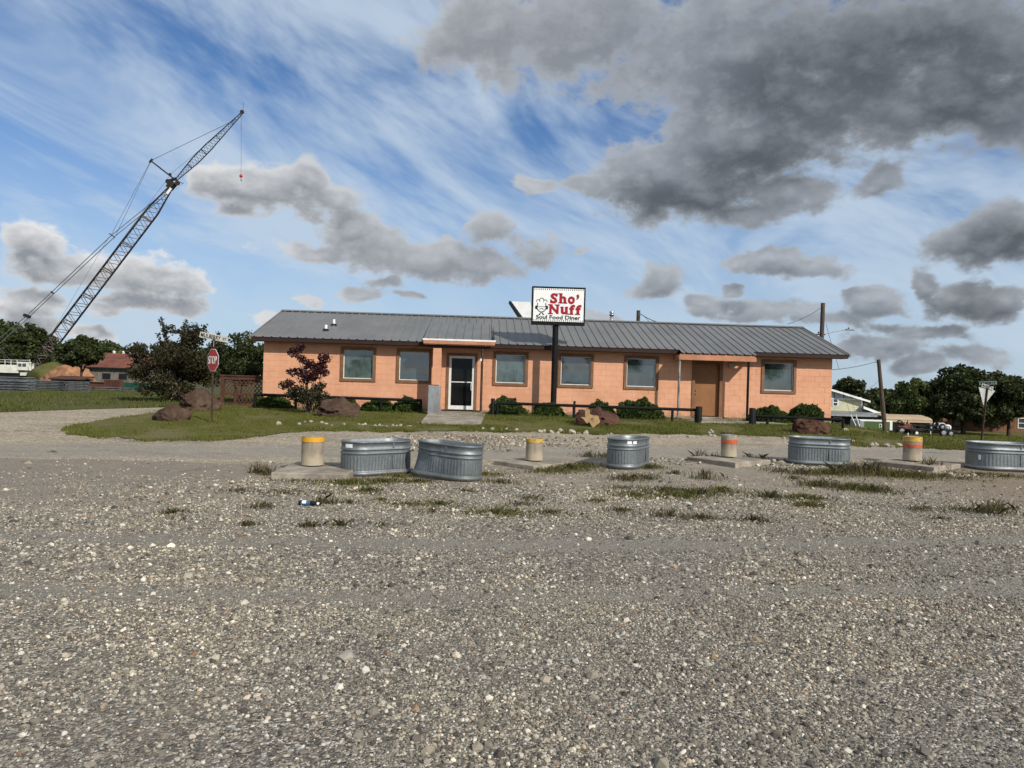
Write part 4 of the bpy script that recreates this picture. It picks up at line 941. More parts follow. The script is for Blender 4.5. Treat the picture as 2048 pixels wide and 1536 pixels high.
# ------------------------------------------------------------------ bottle
bp = gnd(620, 1014); btl = thing('beer_bottle', 'dark brown glass beer bottle lying on the gravel', 'bottle', bp + Vector((0, 0, 0.045)), rad(-4))
RX = (0, rad(90), 0)
mb = MB(); mb.lathe([(0, 0), (0.033, 0.002), (0.035, 0.012), (0.035, 0.165), (0.030, 0.19), (0.017, 0.225), (0.0145, 0.27), (0.0145, 0.282), (0.013, 0.284), (0, 0.284)], 24); mb.build('glass_body', mat('brown_glass', (0.006, 0.004, 0.003), 0.08, var=0.1, spec=0.6), btl, (-0.142, 0, 0), RX)
def arc_label(z0, z1, r, a0, a1, r2=None):
    mb = MB(); n = 10; r2 = r if r2 is None else r2; vs = [((r, r2)[j] * math.cos(a0 + (a1 - a0) * k / n), (r, r2)[j] * math.sin(a0 + (a1 - a0) * k / n), (z0, z1)[j]) for j in (0, 1) for k in range(n + 1)]
    mb.add(vs, [(k, k + 1, n + 2 + k, n + 1 + k) for k in range(n)], True); return mb
lb = arc_label(0.035, 0.15, 0.0356, rad(150), rad(300)).build('label', mat('blue_label', (0.05, 0.12, 0.20), 0.5), btl, (-0.142, 0, 0), RX)
arc_label(0.05, 0.10, 0.0361, rad(185), rad(265)).build('label_oval', M_SIGNWHITE, lb)
arc_label(0.232, 0.262, 0.0172, rad(120), rad(320), 0.0156).build('neck_label', M_SIGNWHITE, btl, (-0.142, 0, 0), RX)

# ------------------------------------------------------------------ stop sign with street blade
def blade(parent, txt, w, h, z, rz, mtl=None, tail=None, tm_=None, lean=0.0):
    mb = MB(); mb.box((0, 0, 0), (w, 0.012, h)); b1 = mb.build('street_blade', mtl or mat('aged_blade', (0.50, 0.49, 0.44), 0.6, var=0.15, vscale=5), parent, (0, 0, z), (0, lean, rz))
    me = text_mesh(txt, 1, tm_ or M_TXTBLACK, 0.008); fit_mesh(me, -w * .46, w * (.24 if tail else .46), -h * .36, h * .36, -0.011); link('lettering', me, b1)
    if tail: me = text_mesh(tail, 1, tm_ or M_TXTBLACK, 0.0); fit_mesh(me, w * .31, w * .44, -h * .2, h * .22, -0.011); link('lettering', me, b1)
    return b1
ssb = gnd(423, 847); stop = thing('stop_sign', 'red octagonal stop sign with street name blades on a thin steel post', 'stop sign', ssb, 0)
kS = ssb.y / FPX
mb = MB(); mb.box((0.0, 0, 1.14), (0.045, 0.03, 2.36)); mb.box((0.0, 0.03, 1.14), (0.018, 0.03, 2.36)); mb.build('post', M_STEELPOST, stop)
R8 = 0.305 / math.cos(math.pi / 8); zc = 1.73; yawS = rad(-40)
octp = lambda r: [(r * math.cos(math.pi / 8 + k * math.pi / 4), r * math.sin(math.pi / 8 + k * math.pi / 4)) for k in range(8)]
mb = MB(); mb.prism(octp(R8), Matrix.Identity(4), 0.006); pl_ = mb.build('sign_plate', M_SIGNWHITE, stop, (0, -0.03, zc), (0, 0, yawS))
mb = MB(); mb.prism(octp(R8 * 0.945), Matrix.Identity(4), 0.003); mb.build('red_face', M_RED, pl_, (0, -0.0045, 0))
me = text_mesh('STOP', 1, M_SIGNWHITE, 0.01); fit_mesh(me, -0.225, 0.225, -0.11, 0.11, -0.012); link('lettering', me, pl_)
blade(stop, 'MULBERRY', 0.76, 0.155, 2.36, rad(5), tail='ST', lean=rad(10))
mb = MB(); mb.box((0, 0, 0), (0.62, 0.012, 0.15)); mb.build('street_blade', M_GALV_DULL, stop, (0, 0, 2.17), (0, 0, rad(-68)))
# yield sign seen from behind
yb = gnd(1962, 887); yld = thing('yield_sign', 'bare back of a triangular yield sign with two street blades', 'yield sign', yb, 0); yld.rotation_euler = (0, rad(5.0), 0)
ky = yb.y / FPX; hh = (886 - 772) * ky
mb = MB(); mb.box((0, 0, hh / 2 - 0.1), (0.07, 0.045, hh + 0.1)); mb.box((0, -0.035, hh / 2 - 0.1), (0.03, 0.03, hh + 0.1)); mb.build('post', M_STEELPOST, yld)
ty = 0.80; zc = (886 - 776) * ky
mb = MB(); mb.prism([(-0.46, 0), (0.46, 0), (0.03, -ty), (-0.03, -ty)], Matrix.Identity(4), 0.008); mb.build('sign_plate', mat('bare_aluminium', (0.50, 0.50, 0.49), 0.5, metal=0.2, var=0.15, vscale=6), yld, (0, 0.03, zc), (0, rad(5), rad(8)))
blade(yld, 'MULBERRY', 0.64, 0.17, zc + 0.10, rad(8), tail='ST', lean=rad(9))
blade(yld, 'PRIVATE', 0.70, 0.17, zc + 0.30, rad(-28), mat('green_blade', (0.16, 0.24, 0.21), 0.5), tail=None, tm_=M_TXTBLACK, lean=rad(-9)) if False else None
mb = MB(); mb.box((0, 0, 0), (0.72, 0.012, 0.17)); b1 = mb.build('street_blade', mat('green_blade', (0.17, 0.24, 0.22), 0.5), yld, (0, 0, zc + 0.29), (0, rad(-9), rad(-25)))
mb = MB()
for k, (x_, w_) in enumerate(((-.28, .05), (-.20, .06), (-.11, .05), (-.04, .06), (.04, .04), (.10, .05), (.20, .03), (.26, .05))): mb.box((x_, -0.008, 0), (w_, 0.004, 0.09 if k < 6 else 0.06))
mb.build('lettering', M_TXTBLACK, b1)

# ------------------------------------------------------------------ lattice screen
p0 = at(444, 812, 26.0); p1_ = at(523, 814, 26.4); Lf = 1.62
M_LAT = mat('redwood_stain', (0.085, 0.032, 0.020), 0.75, var=0.3, vscale=5, stretch=(1, 1, 1))
lat = thing('lattice_screen', 'reddish brown wooden lattice screen at the left end of the diner', 'fence', (p0.x, 26.0, Hf(p0.x, 26.0)), rad(8))
Hl = 1.09
for nm, a, b_ in (('post', (-0.06, -0.05, -0.1), (0.06, 0.05, Hl)), ('post', (Lf - 0.05, -0.05, -0.1), (Lf + 0.05, 0.05, Hl)), ('top_rail', (-0.09, -0.07, Hl), (Lf + 0.1, 0.07, Hl + 0.05)), ('rail', (0.06, -0.035, Hl - 0.12), (Lf - 0.05, 0.035, Hl - 0.002)), ('rail', (0.06, -0.035, 0.40), (Lf - 0.05, 0.035, 0.48)), ('rail', (0.06, -0.035, 0.03), (Lf - 0.05, 0.035, 0.12)), ('upright', (0.42, -0.035, 0.122), (0.50, 0.035, 0.398))):
    mb = MB(); mb.box2(a, b_); mb.build(nm, M_LAT, lat)
def slats(x0, x1, z0, z1, step):
    hgt = z1 - z0; k = 0
    for sg in (1, -1):
        x = x0 - hgt
        while x < x1 + hgt:
            # line from (x,z0) to (x+sg*hgt*.8,z1), clipped to the panel
            dx_ = sg * hgt * 0.75; t0, t1 = 0.0, 1.0
            for lim, s_ in ((x0, 1), (x1, -1)):
                a = s_ * (x - lim); b2 = s_ * dx_
                if abs(b2) > 1e-6:
                    tt = -a / b2
                    if b2 > 0: t0 = max(t0, tt)
                    else: t1 = min(t1, tt)
            if t1 - t0 > 0.12:
                A_1 = Vector((x + dx_ * t0, 0, z0 + hgt * t0)); B_1 = Vector((x + dx_ * t1, 0, z0 + hgt * t1)); d = B_1 - A_1
                mb = MB(); mb.box((0, 0, 0), (d.length, 0.008, 0.032)); mb.build('slat', M_LAT, lat, ((A_1.x + B_1.x) / 2, 0.008 * sg, (A_1.z + B_1.z) / 2), (0, -math.atan2(d.z, d.x), 0))
            x += step
slats(0.07, Lf - 0.06, 0.49, Hl - 0.13, 0.135); slats(0.51, Lf - 0.06, 0.13, 0.39, 0.135)

# ------------------------------------------------------------------ foliage
L_DARK = leaf_mat('dark_tree_leaf', [(0.2, (0.017, 0.024, 0.009)), (0.5, (0.040, 0.054, 0.016)), (0.75, (0.075, 0.088, 0.024)), (0.95, (0.13, 0.125, 0.04))])
L_MID = leaf_mat('mid_tree_leaf', [(0.2, (0.022, 0.032, 0.009)), (0.5, (0.050, 0.068, 0.018)), (0.8, (0.085, 0.10, 0.028)), (0.95, (0.13, 0.13, 0.045))])
L_LIGHT = leaf_mat('light_tree_leaf', [(0.2, (0.035, 0.05, 0.012)), (0.5, (0.075, 0.098, 0.026)), (0.8, (0.12, 0.14, 0.040)), (0.95, (0.17, 0.17, 0.06))])
L_OLIVE = leaf_mat('olive_shrub_leaf', [(0.2, (0.018, 0.018, 0.008)), (0.5, (0.038, 0.037, 0.014)), (0.75, (0.065, 0.052, 0.020)), (0.95, (0.11, 0.075, 0.035))])
L_BOX = leaf_mat('boxwood_leaf', [(0.2, (0.018, 0.034, 0.008)), (0.5, (0.045, 0.075, 0.014)), (0.8, (0.085, 0.115, 0.022)), (0.95, (0.13, 0.15, 0.035))])
L_PURP = leaf_mat('purple_leaf', [(0.2, (0.018, 0.006, 0.008)), (0.5, (0.045, 0.012, 0.015)), (0.8, (0.075, 0.022, 0.022)), (0.95, (0.09, 0.06, 0.03))])
L_PGRN = leaf_mat('bronze_green_leaf', [(0.2, (0.02, 0.022, 0.01)), (0.5, (0.04, 0.04, 0.018)), (0.8, (0.075, 0.06, 0.028)), (0.95, (0.11, 0.08, 0.04))])
M_BARK = mat('bark', (0.07, 0.05, 0.035), 0.95, var=0.4, vscale=6, bump=0.8, bscale=25, stretch=(2, 2, 0.4))
M_TWIG = mat('pale_twig', (0.16, 0.12, 0.09), 0.9, var=0.3, vscale=8)
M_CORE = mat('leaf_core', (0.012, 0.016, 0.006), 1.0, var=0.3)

def leaves(rng, C, Rr, n, size, flat=0.8):
    """n diamond leaves scattered through clumps: C (k,3) centres, Rr (k,) radii"""
    C = np.asarray(C, float); Rr = np.asarray(Rr, float); w = Rr ** 2; idx = rng.choice(len(C), n, p=w / w.sum())
    d = rng.normal(size=(n, 3)); d /= np.linalg.norm(d, axis=1)[:, None]; rr_ = rng.random(n) ** 0.45
    P = C[idx] + d * (rr_ * Rr[idx])[:, None] * np.array([1, 1, flat])
    u = rng.normal(size=(n, 3)) + d * 0.2; u /= np.linalg.norm(u, axis=1)[:, None]
    q = rng.normal(size=(n, 3)); v = np.cross(u, q); v /= np.linalg.norm(v, axis=1)[:, None]
    s = size * rng.uniform(0.6, 1.35, n)[:, None]
    return np.stack([P - u * s, P + v * s * 0.55, P + u * s, P - v * s * 0.55], 1)
def crown_clumps(rng, cx, cz, rx, rz, k, rad_f=0.30, ry=None):
    ry = ry or rx; C = []
    while len(C) < k:
        d = rng.normal(size=3); d /= np.linalg.norm(d); t = rng.uniform(0.35, 0.92)
        if d[2] < -0.75: continue
        C.append((cx + d[0] * rx * t, d[1] * ry * t, cz + d[2] * rz * t))
    return np.array(C), np.full(k, 1.0) * rng.uniform(0.7, 1.3, k) * rad_f * (rx + rz) / 2
def trunk_mb(rng, h, r, C, nb=7, lean=0.0):
    mb = MB(); n = 6; pts = []; rs = []
    for i in range(n + 1):
        t = i / n; pts.append(Vector((lean * t * t + 0.06 * h * math.sin(t * 3 + 1) * t * 0.5, 0.03 * h * math.sin(t * 4), h * t - 0.1 * (i == 0)))); rs.append(r * (1.25 - 0.25 * min(1, t * 6)) * (1 - 0.55 * t))
    mb.path(pts, rs, 9)
    for j in rng.choice(len(C), min(nb, len(C)), replace=False):
        a = pts[int(rng.integers(2, n))]; c = Vector(C[j]); m = (a + c) / 2 + Vector((0, 0, 0.06 * h)); mb.path([a, m, c], [r * 0.42, r * 0.28, r * 0.10], 6)
    return mb
def tree(name, label, base, h, rx, seed, lm, n=5200, leaf=0.16, trunk_h=None, k=46, group=None, rz=None, cz=None, rf=0.30, ry=None, tr=None, cat='tree'):
    rng = np.random.default_rng(seed); rz = rz or h * 0.42; cz = cz or h - rz
    o = thing(name, label, cat, base, 0, group)
    C, R_ = crown_clumps(rng, 0, cz, rx, rz, k, rf, ry)
    link('crown', np_mesh('crown', leaves(rng, C, R_, n, leaf), 4, lm), o)
    trunk_mb(rng, cz, tr or h * 0.028, C).build('trunk', M_BARK, o); return o
def base_at(px, py, Y):
    p = at(px, py, Y); return Vector((p.x, Y, Hf(p.x, Y)))
def tree_px(name, label, px0, px1, pytop, Y, seed, lm, **kw):
    """tree whose crown spans px0..px1 and tops out at pytop, standing at distance Y"""
    b_ = base_at((px0 + px1) / 2, 780, Y); top = at((px0 + px1) / 2, pytop, Y).z; rx = (px1 - px0) / 2 * Y / FPX * 0.86
    return tree(name, label, b_, (top - b_.z) * 0.97, rx, seed, lm, **kw)
G1 = 'trees along the left yard'
tree_px('shade_tree', 'tall tree at the far left edge behind the crane', -60, 60, 636, 118, 1, L_MID, n=8000, leaf=0.30, group=G1)
tree_px('shade_tree', 'dark tree behind the foot of the crane boom', 10, 108, 642, 112, 2, L_DARK, n=9000, leaf=0.28, group=G1)
tree_px('shade_tree', 'bushy tree with a bare trunk in front of the dirt mound', 108, 212, 668, 76, 3, L_DARK, n=9000, leaf=0.20, group=G1, rz=1.75, cz=3.6, k=56)
tree_px('shade_tree', 'rounded tree rising behind the red-roofed barn', 188, 238, 680, 130, 4, L_MID, n=5000, leaf=0.28, group=G1)
G2 = 'trees behind the right-hand houses'
tree_px('oak_tree', 'dark tree just right of the diner behind the cream house', 1650, 1752, 748, 74, 5, L_DARK, n=12000, leaf=0.22, group=G2, rz=3.0, k=60)
tree_px('oak_tree', 'dull green tree behind the leaning pole', 1722, 1812, 764, 78, 6, L_MID, n=12000, leaf=0.22, group=G2, rz=2.7, k=60)
tree_px('oak_tree', 'wide light green tree behind the tan carport', 1778, 1898, 752, 62, 7, L_LIGHT, n=22000, leaf=0.15, group=G2, rf=0.24, k=90, rz=2.3)
tree_px('oak_tree', 'tallest dark oak left of the yield sign', 1862, 1996, 722, 60, 8, L_DARK, n=24000, leaf=0.15, group=G2, rz=2.7, k=95, rf=0.27)
tree_px('oak_tree', 'dark oak at the right edge behind the yield sign', 1945, 2095, 742, 58.5, 9, L_DARK, n=24000, leaf=0.15, group=G2, rz=2.3, k=95, rf=0.27)
tree_px('oak_tree', 'low dark oak filling the gap left of the yield sign', 1875, 1985, 780, 59, 10, L_DARK, n=14000, leaf=0.15, group=G2, rz=1.5, k=70)
tree_px('oak_tree', 'mid green oak showing between the two dark oaks', 1905, 2030, 758, 66, 11, L_MID, n=14000, leaf=0.17, group=G2, rz=2.4, k=80)
# far woods
def treeline(name, label, pxs, Y, seed, lm, leaf, n):
    rng = np.random.default_rng(seed); C = []; R_ = []
    for px, py in pxs:
        top = at(px, py, Y); g_ = Hf(top.x, Y); hh_ = max(2.0, top.z - g_)
        for _ in range(6):
            C.append((top.x + rng.normal() * 1.8, Y + rng.uniform(-3, 3), g_ + hh_ * rng.uniform(0.25, 0.86))); R_.append(hh_ * rng.uniform(0.16, 0.3))
    return tag(link(name, np_mesh(name, leaves(rng, C, R_, n, leaf), 4, lm)), label, 'woods', kind='stuff')
rg = random.Random(3)
treeline('far_woods', 'distant woods beyond the left yard', [(x, 690 + 8 * math.sin(x * .05) + rg.uniform(-7, 5) + (x > 240) * 8) for x in range(-1300, 560, 16)], 190, 21, L_MID, 0.60, 42000)
treeline('far_woods', 'distant woods beyond the right-hand houses', [(x, 792 + rg.uniform(-8, 6)) for x in range(1650, 3100, 16)], 125, 22, L_DARK, 0.45, 42000)

# rounded clipped shrubs
def bush(label, px, py, Y, rx, h, seed, lm=None, n=7000, ry=None, leaf=0.034):
    rng = np.random.default_rng(seed); p = base_at(px, py, Y); o = thing('clipped_shrub', label, 'shrub', p, 0, 'clipped round shrubs along the wall'); ry = ry or min(rx, 0.5)
    d = rng.normal(size=(n, 3)); d /= np.linalg.norm(d, axis=1)[:, None]; d[:, 2] = np.abs(d[:, 2]) * 1.0
    bump = np.array([mnoise.noise(Vector(tuple(q * 2.2 + seed))) * 0.16 + mnoise.noise(Vector(tuple(q * 6 + seed))) * 0.10 for q in d]); r = (0.84 + bump * 1.4) * (1 - 0.16 * rng.random(n) ** 2)
    sup = 1 + 0.10 * (1 - d[:, 2])
    P = d * r[:, None] * np.array([rx, ry, h]) * np.stack([sup, sup, np.ones(n)], 1)
    u = d + rng.normal(size=(n, 3)) * 0.8; u /= np.linalg.norm(u, axis=1)[:, None]; q = rng.normal(size=(n, 3)); v = np.cross(u, q); v /= np.linalg.norm(v, axis=1)[:, None]
    s = leaf * rng.uniform(0.6, 1.5, n)[:, None]
    link('foliage', np_mesh('foliage', np.stack([P - u * s, P + v * s * .6, P + u * s, P - v * s * .6], 1), 4, lm or L_BOX), o)
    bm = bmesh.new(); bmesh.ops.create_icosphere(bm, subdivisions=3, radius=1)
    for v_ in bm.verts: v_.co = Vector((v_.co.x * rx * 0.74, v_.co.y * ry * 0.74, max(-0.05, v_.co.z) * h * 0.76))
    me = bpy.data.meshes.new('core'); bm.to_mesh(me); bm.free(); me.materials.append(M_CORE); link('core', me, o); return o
YB = 24.9
bush('low clipped shrub at the far left under the black rail', 548, 812, YB, 0.66, 0.50, 31)
bush('small shrub behind the trunk of the red-leaved tree', 655, 815, YB + .1, 0.42, 0.50, 32)
bush('small shrub behind the wide flat boulder', 698, 818, YB + .1, 0.40, 0.48, 33)
bush('low spreading shrub under the second window', 757, 820, YB, 0.62, 0.48, 34)
bush('clipped shrub left of the grey concrete block', 815, 820, YB, 0.58, 0.60, 35)
bush('round shrub right of the entrance porch', 1012, 832, YB - .1, 0.72, 0.72, 36)
bush('small round shrub behind the sign pole', 1096, 836, YB + .1, 0.62, 0.54, 37)
bush('round shrub right of the red boulder', 1200, 836, YB + .1, 0.55, 0.66, 38)
bush('largest round shrub under the fifth window', 1278, 842, YB - .2, 0.92, 0.82, 39, n=9500)
bush('low olive shrub right of the brown side door', 1538, 852, YB + .2, 0.80, 0.62, 40)
bush('tall round shrub at the right corner of the diner', 1612, 856, YB + .2, 0.72, 0.76, 41)
bush('dark low shrub beside the lattice screen', 528, 812, 25.6, 0.30, 0.45, 42, n=3500)

# red-leaved multi-stem tree
rng = np.random.default_rng(7); tb = gnd(620, 828); rt = thing('red_leaf_tree', 'small dark red-leaved tree with several thin stems before the left wing', 'tree', tb)
tips = []; mb = MB(); kk = tb.y / FPX
for px, py in ((566, 772), (580, 745), (578, 768), (590, 705), (600, 695), (604, 718), (615, 728), (596, 745), (612, 755), (628, 750), (632, 738), (645, 715), (640, 730), (650, 745), (642, 770), (628, 775), (605, 780), (585, 790), (622, 792), (648, 790)):
    x = (px - 620) * kk; z = (828 - py) * kk; x -= z * math.tan(ROLL) * 0; tips.append((x, rng.normal() * 0.22, z))
for i, t_ in enumerate(tips):
    b0 = Vector((0.10 * math.sin(i * 2.4), 0.06 * math.cos(i), 0)); b1 = Vector((t_[0] * 0.35 + b0.x, t_[1] * 0.4, t_[2] * 0.5)); mb.path([b0 - Vector((0, 0, .05)), b1, Vector(t_)], [0.020, 0.013, 0.006], 6)
mb.build('stem', M_TWIG, rt)
C = np.array(tips); hi = C[:, 2] > 0.95
def tips_leaves(Cs, n, size, r0): return leaves(rng, Cs, np.full(len(Cs), r0) * rng.uniform(.7, 1.25, len(Cs)), n, size)
link('crown', np_mesh('crown', tips_leaves(C[hi], 2700, 0.045, 0.235), 4, L_PURP), rt)
link('crown', np_mesh('crown', tips_leaves(np.concatenate([C[~hi], C[~hi] * [0.6, 1, .8]]), 2900, 0.042, 0.24), 4, L_PGRN), rt)

# big loose shrubs behind the stop sign
def loose_shrub(label, spots, Y, seed, lm, n, leaf, wands):
    rng = np.random.default_rng(seed); cx = sum(s[0] for s in spots) / len(spots); b_ = base_at(cx, 800, Y); o = thing('large_shrub', label, 'shrub', b_)
    C = []; R_ = []
    for px, py, pr in spots:
        p = at(px, py, Y) - b_
        for _ in range(5): C.append((p.x + rng.normal() * pr * .5 * Y / FPX, rng.normal() * 0.7, p.z + rng.normal() * pr * .4 * Y / FPX)); R_.append(pr * Y / FPX * rng.uniform(.5, .95))
    W_pts = []; mb = MB()
    for px, py in wands:
        p = at(px, py, Y) - b_; y_ = rng.normal() * 0.5; r0 = Vector((rng.normal() * 0.25, rng.normal() * 0.2, 0.0)); m = Vector((p.x * 0.45, y_ * 0.5, p.z * 0.55)); e = Vector((p.x, y_, p.z))
        mb.path([r0, m, e], [0.03, 0.018, 0.006], 5)
        for k in range(12): t = 0.55 + 0.45 * k / 11; W_pts.append(tuple(m.lerp(e, t) if t > 0.5 else m))
    mb.build('stem', M_TWIG, o)
    V1 = leaves(rng, C, R_, n, leaf); V2 = leaves(rng, W_pts, np.full(len(W_pts), 0.10), len(W_pts) * 9, leaf * .9)
    link('foliage', np_mesh('foliage', np.concatenate([V1, V2]), 4, lm), o); return o
loose_shrub('large dark loose shrub left of the stop sign', [(300, 700, 26), (330, 690, 28), (365, 690, 30), (395, 700, 30), (300, 740, 28), (340, 735, 34), (380, 740, 36), (410, 750, 30), (330, 775, 26), (370, 780, 28), (355, 720, 34), (345, 660, 14)], 27.8, 51, L_OLIVE, 19000, 0.055, [(334, 640), (339, 655), (368, 640), (360, 655), (395, 648), (385, 662), (310, 668), (420, 668), (290, 690), (280, 720)])
loose_shrub('dark open shrub behind the lattice screen', [(440, 700, 26), (470, 690, 24), (495, 695, 24), (515, 710, 18), (450, 735, 28), (490, 735, 28), (512, 745, 18), (425, 720, 24)], 31.5, 52, L_DARK, 9500, 0.06, [(430, 672), (450, 668), (478, 668), (500, 672), (515, 678)])

# ------------------------------------------------------------------ grass and weeds
def blades(P, hgt, wid, rng, lean=0.6, seg=1):
    n = len(P); a = rng.random(n) * 2 * math.pi; s = np.stack([np.cos(a), np.sin(a), np.zeros(n)], 1) * (wid * 0.5)[:, None]
    b_ = rng.random(n) * 2 * math.pi; l = np.stack([np.cos(b_), np.sin(b_), np.zeros(n)], 1) * (hgt * lean * rng.random(n))[:, None]; up = np.stack([np.zeros(n), np.zeros(n), hgt], 1)
    if seg == 1: return np.stack([P - s, P + s, P + up + l], 1)
    m = P + up * 0.6 + l * 0.35; t = P + up * 0.95 + l
    return np.stack([P - s, P + s, m + s * 0.8, t, m - s * 0.8], 1)
def grass_mat(name, stops): return leaf_mat(name, stops, 0.7, 0.3)
G_LAWN = grass_mat('lawn_grass', [(0.2, (0.070, 0.085, 0.013)), (0.5, (0.118, 0.130, 0.024)), (0.75, (0.17, 0.16, 0.036)), (0.95, (0.25, 0.20, 0.085))])
G_FIELD = grass_mat('field_grass', [(0.2, (0.06, 0.075, 0.016)), (0.5, (0.095, 0.105, 0.026)), (0.75, (0.13, 0.13, 0.036)), (0.95, (0.18, 0.15, 0.06))])
G_WEED = grass_mat('dry_weed', [(0.15, (0.045, 0.055, 0.02)), (0.4, (0.085, 0.080, 0.035)), (0.65, (0.14, 0.105, 0.055)), (0.95, (0.24, 0.19, 0.11))])
G_GREEN = grass_mat('green_weed', [(0.15, (0.06, 0.07, 0.014)), (0.45, (0.11, 0.115, 0.024)), (0.75, (0.18, 0.165, 0.036)), (0.95, (0.34, 0.25, 0.03))])
def scatter_grass(name, label, x0, x1, f0, f1, n, h0, w0, seed, m, thin=0.0):
    rng = np.random.default_rng(seed); xs = rng.uniform(x0, x1, n * 2); ys = np.array([f0(x) + (f1(x) - f0(x)) * u for x, u in zip(xs, rng.random(n * 2) ** 1.3)])
    pat = np.array([mnoise.noise(Vector((x * .55, y * .55, seed))) + .5 * mnoise.noise(Vector((x * 1.9, y * 1.9, seed))) for x, y in zip(xs, ys)]); keep = rng.random(n * 2) < np.clip(0.50 + pat * 2.0 - thin, 0.03, 1); xs, ys, pat = xs[keep][:n], ys[keep][:n], pat[keep][:n]
    inb = ~((np.abs((xs - BO.x) * T2.x + (ys - BO.y) * T2.y - SL / 2) < SL / 2 - .3) & (((xs - BO.x) * N2.x + (ys - BO.y) * N2.y) > -0.1) & (((xs - BO.x) * N2.x + (ys - BO.y) * N2.y) < 7)); xs, ys, pat = xs[inb], ys[inb], pat[inb]
    P = np.stack([xs, ys, H(xs, ys) + 0.015], 1); hg = h0 * rng.uniform(.5, 1.3, len(xs)) * (1 + pat * 0.5)
    o = link(name, np_mesh(name, blades(P, hg, np.full(len(xs), w0), rng), 3, m)); return tag(o, label, 'grass', kind='stuff')
scatter_grass('grass', 'short green lawn grass in front of the diner', -11.1, 12.6, lambda x: lawn_edge(x) - 0.28, lambda x: 27.5, 90000, 0.062, 0.020, 1, G_LAWN)
scatter_grass('grass', 'mown yellow green grass of the left field', -40, -8.5, lambda x: far_edge(x) - 0.1, lambda x: 60.0, 60000, 0.09, 0.045, 2, G_FIELD)
scatter_grass('grass', 'green grass beyond the right end of the road', 11.5, 45, lambda x: 19.9 + (x - 12) * .35, lambda x: 58.0, 50000, 0.10, 0.045, 3, G_LAWN)
# weeds in the gravel: (px, py, spread m, height m, blades, green?)
WEEDS = [(515, 948, .16, .26, 90, 0), (535, 952, .14, .24, 80, 0), (620, 962, .55, .09, 420, 1), (700, 970, .45, .12, 420, 1), (735, 985, .28, .10, 220, 1), (768, 966, .30, .10, 260, 1), (800, 955, .35, .10, 260, 1), (835, 966, .3, .09, 200, 1), (1000, 968, .5, .08, 200, 0), (970, 952, .4, .09, 240, 1), (1140, 940, .55, .16, 420, 1), (1100, 945, .45, .13, 320, 1), (1170, 935, .35, .14, 220, 1), (1180, 915, .4, .16, 150, 0), (1215, 915, .3, .14, 120, 0), (1300, 938, .25, .14, 200, 1), (1250, 962, .5, .15, 220, 0), (1290, 960, .4, .13, 180, 0), (1330, 985, .5, .11, 320, 1), (1360, 995, .45, .12, 340, 1), (1270, 995, .5, .09, 320, 1), (1400, 990, .4, .10, 220, 0), (1410, 960, .35, .24, 110, 0), (1440, 985, .4, .13, 220, 1), (1350, 950, .3, .10, 90, 0), (1400, 918, .2, .24, 60, 0), (1430, 920, .2, .22, 50, 0), (1500, 918, .15, .15, 60, 0), (1525, 918, .15, .14, 50, 0),
 (1560, 945, .5, .10, 180, 0), (1660, 950, .6, .16, 420, 1), (1700, 948, .5, .26, 380, 0), (1745, 950, .5, .30, 420, 0), (1790, 955, .55, .22, 420, 1), (1830, 955, .5, .18, 360, 1), (1860, 940, .4, .30, 160, 0), (1640, 975, .45, .16, 320, 0), (1710, 980, .6, .16, 420, 1), (1750, 985, .35, .15, 220, 0), (1610, 1000, .3, .13, 240, 1), (1620, 1015, .25, .12, 200, 1), (1540, 998, .35, .14, 200, 0), (1590, 960, .3, .08, 120, 0), (1885, 955, .3, .08, 140, 0), (1960, 952, .5, .09, 240, 1), (2010, 955, .5, .08, 240, 1), (1920, 960, .6, .06, 200, 0), (1980, 1030, .35, .20, 120, 0), (2000, 1025, .3, .22, 90, 0), (1930, 1025, .5, .07, 160, 0), (1840, 1022, .35, .08, 120, 0),
 (530, 1018, .22, .09, 110, 0), (345, 1030, .2, .08, 90, 0), (500, 1055, .14, .08, 70, 0), (620, 1057, .12, .10, 70, 0), (683, 1055, .14, .09, 70, 0), (765, 1055, .16, .06, 50, 0), (640, 1008, .18, .14, 50, 0), (660, 1010, .2, .12, 50, 0), (700, 1010, .2, .08, 60, 0), (820, 1012, .4, .07, 200, 1), (880, 1012, .25, .08, 160, 1), (760, 1003, .12, .06, 60, 1), (860, 1027, .2, .06, 60, 0), (995, 1030, .4, .10, 340, 1), (1100, 1030, .3, .07, 150, 0), (1060, 1000, .3, .07, 120, 0), (1195, 1005, .2, .07, 90, 1), (1040, 1012, .3, .06, 110, 0), (1240, 1025, .3, .07, 110, 0), (1340, 1035, .6, .09, 220, 0), (1400, 1040, .3, .08, 140, 0), (1515, 1045, .25, .10, 130, 0), (1250, 980, .5, .07, 160, 0), (480, 985, .4, .05, 160, 0), (560, 990, .4, .06, 120, 0), (650, 990, .5, .05, 130, 0), (930, 985, .5, .05, 160, 0), (1880, 1040, .2, .05, 60, 0), (1610, 950, .4, .14, 220, 0), (1450, 870, .3, .10, 80, 0), (590, 985, .3, .05, 70, 0), (350, 1042, .3, .04, 60, 0), (105, 905, .3, .03, 40, 0)]
rng = np.random.default_rng(77); dry = []; grn = []
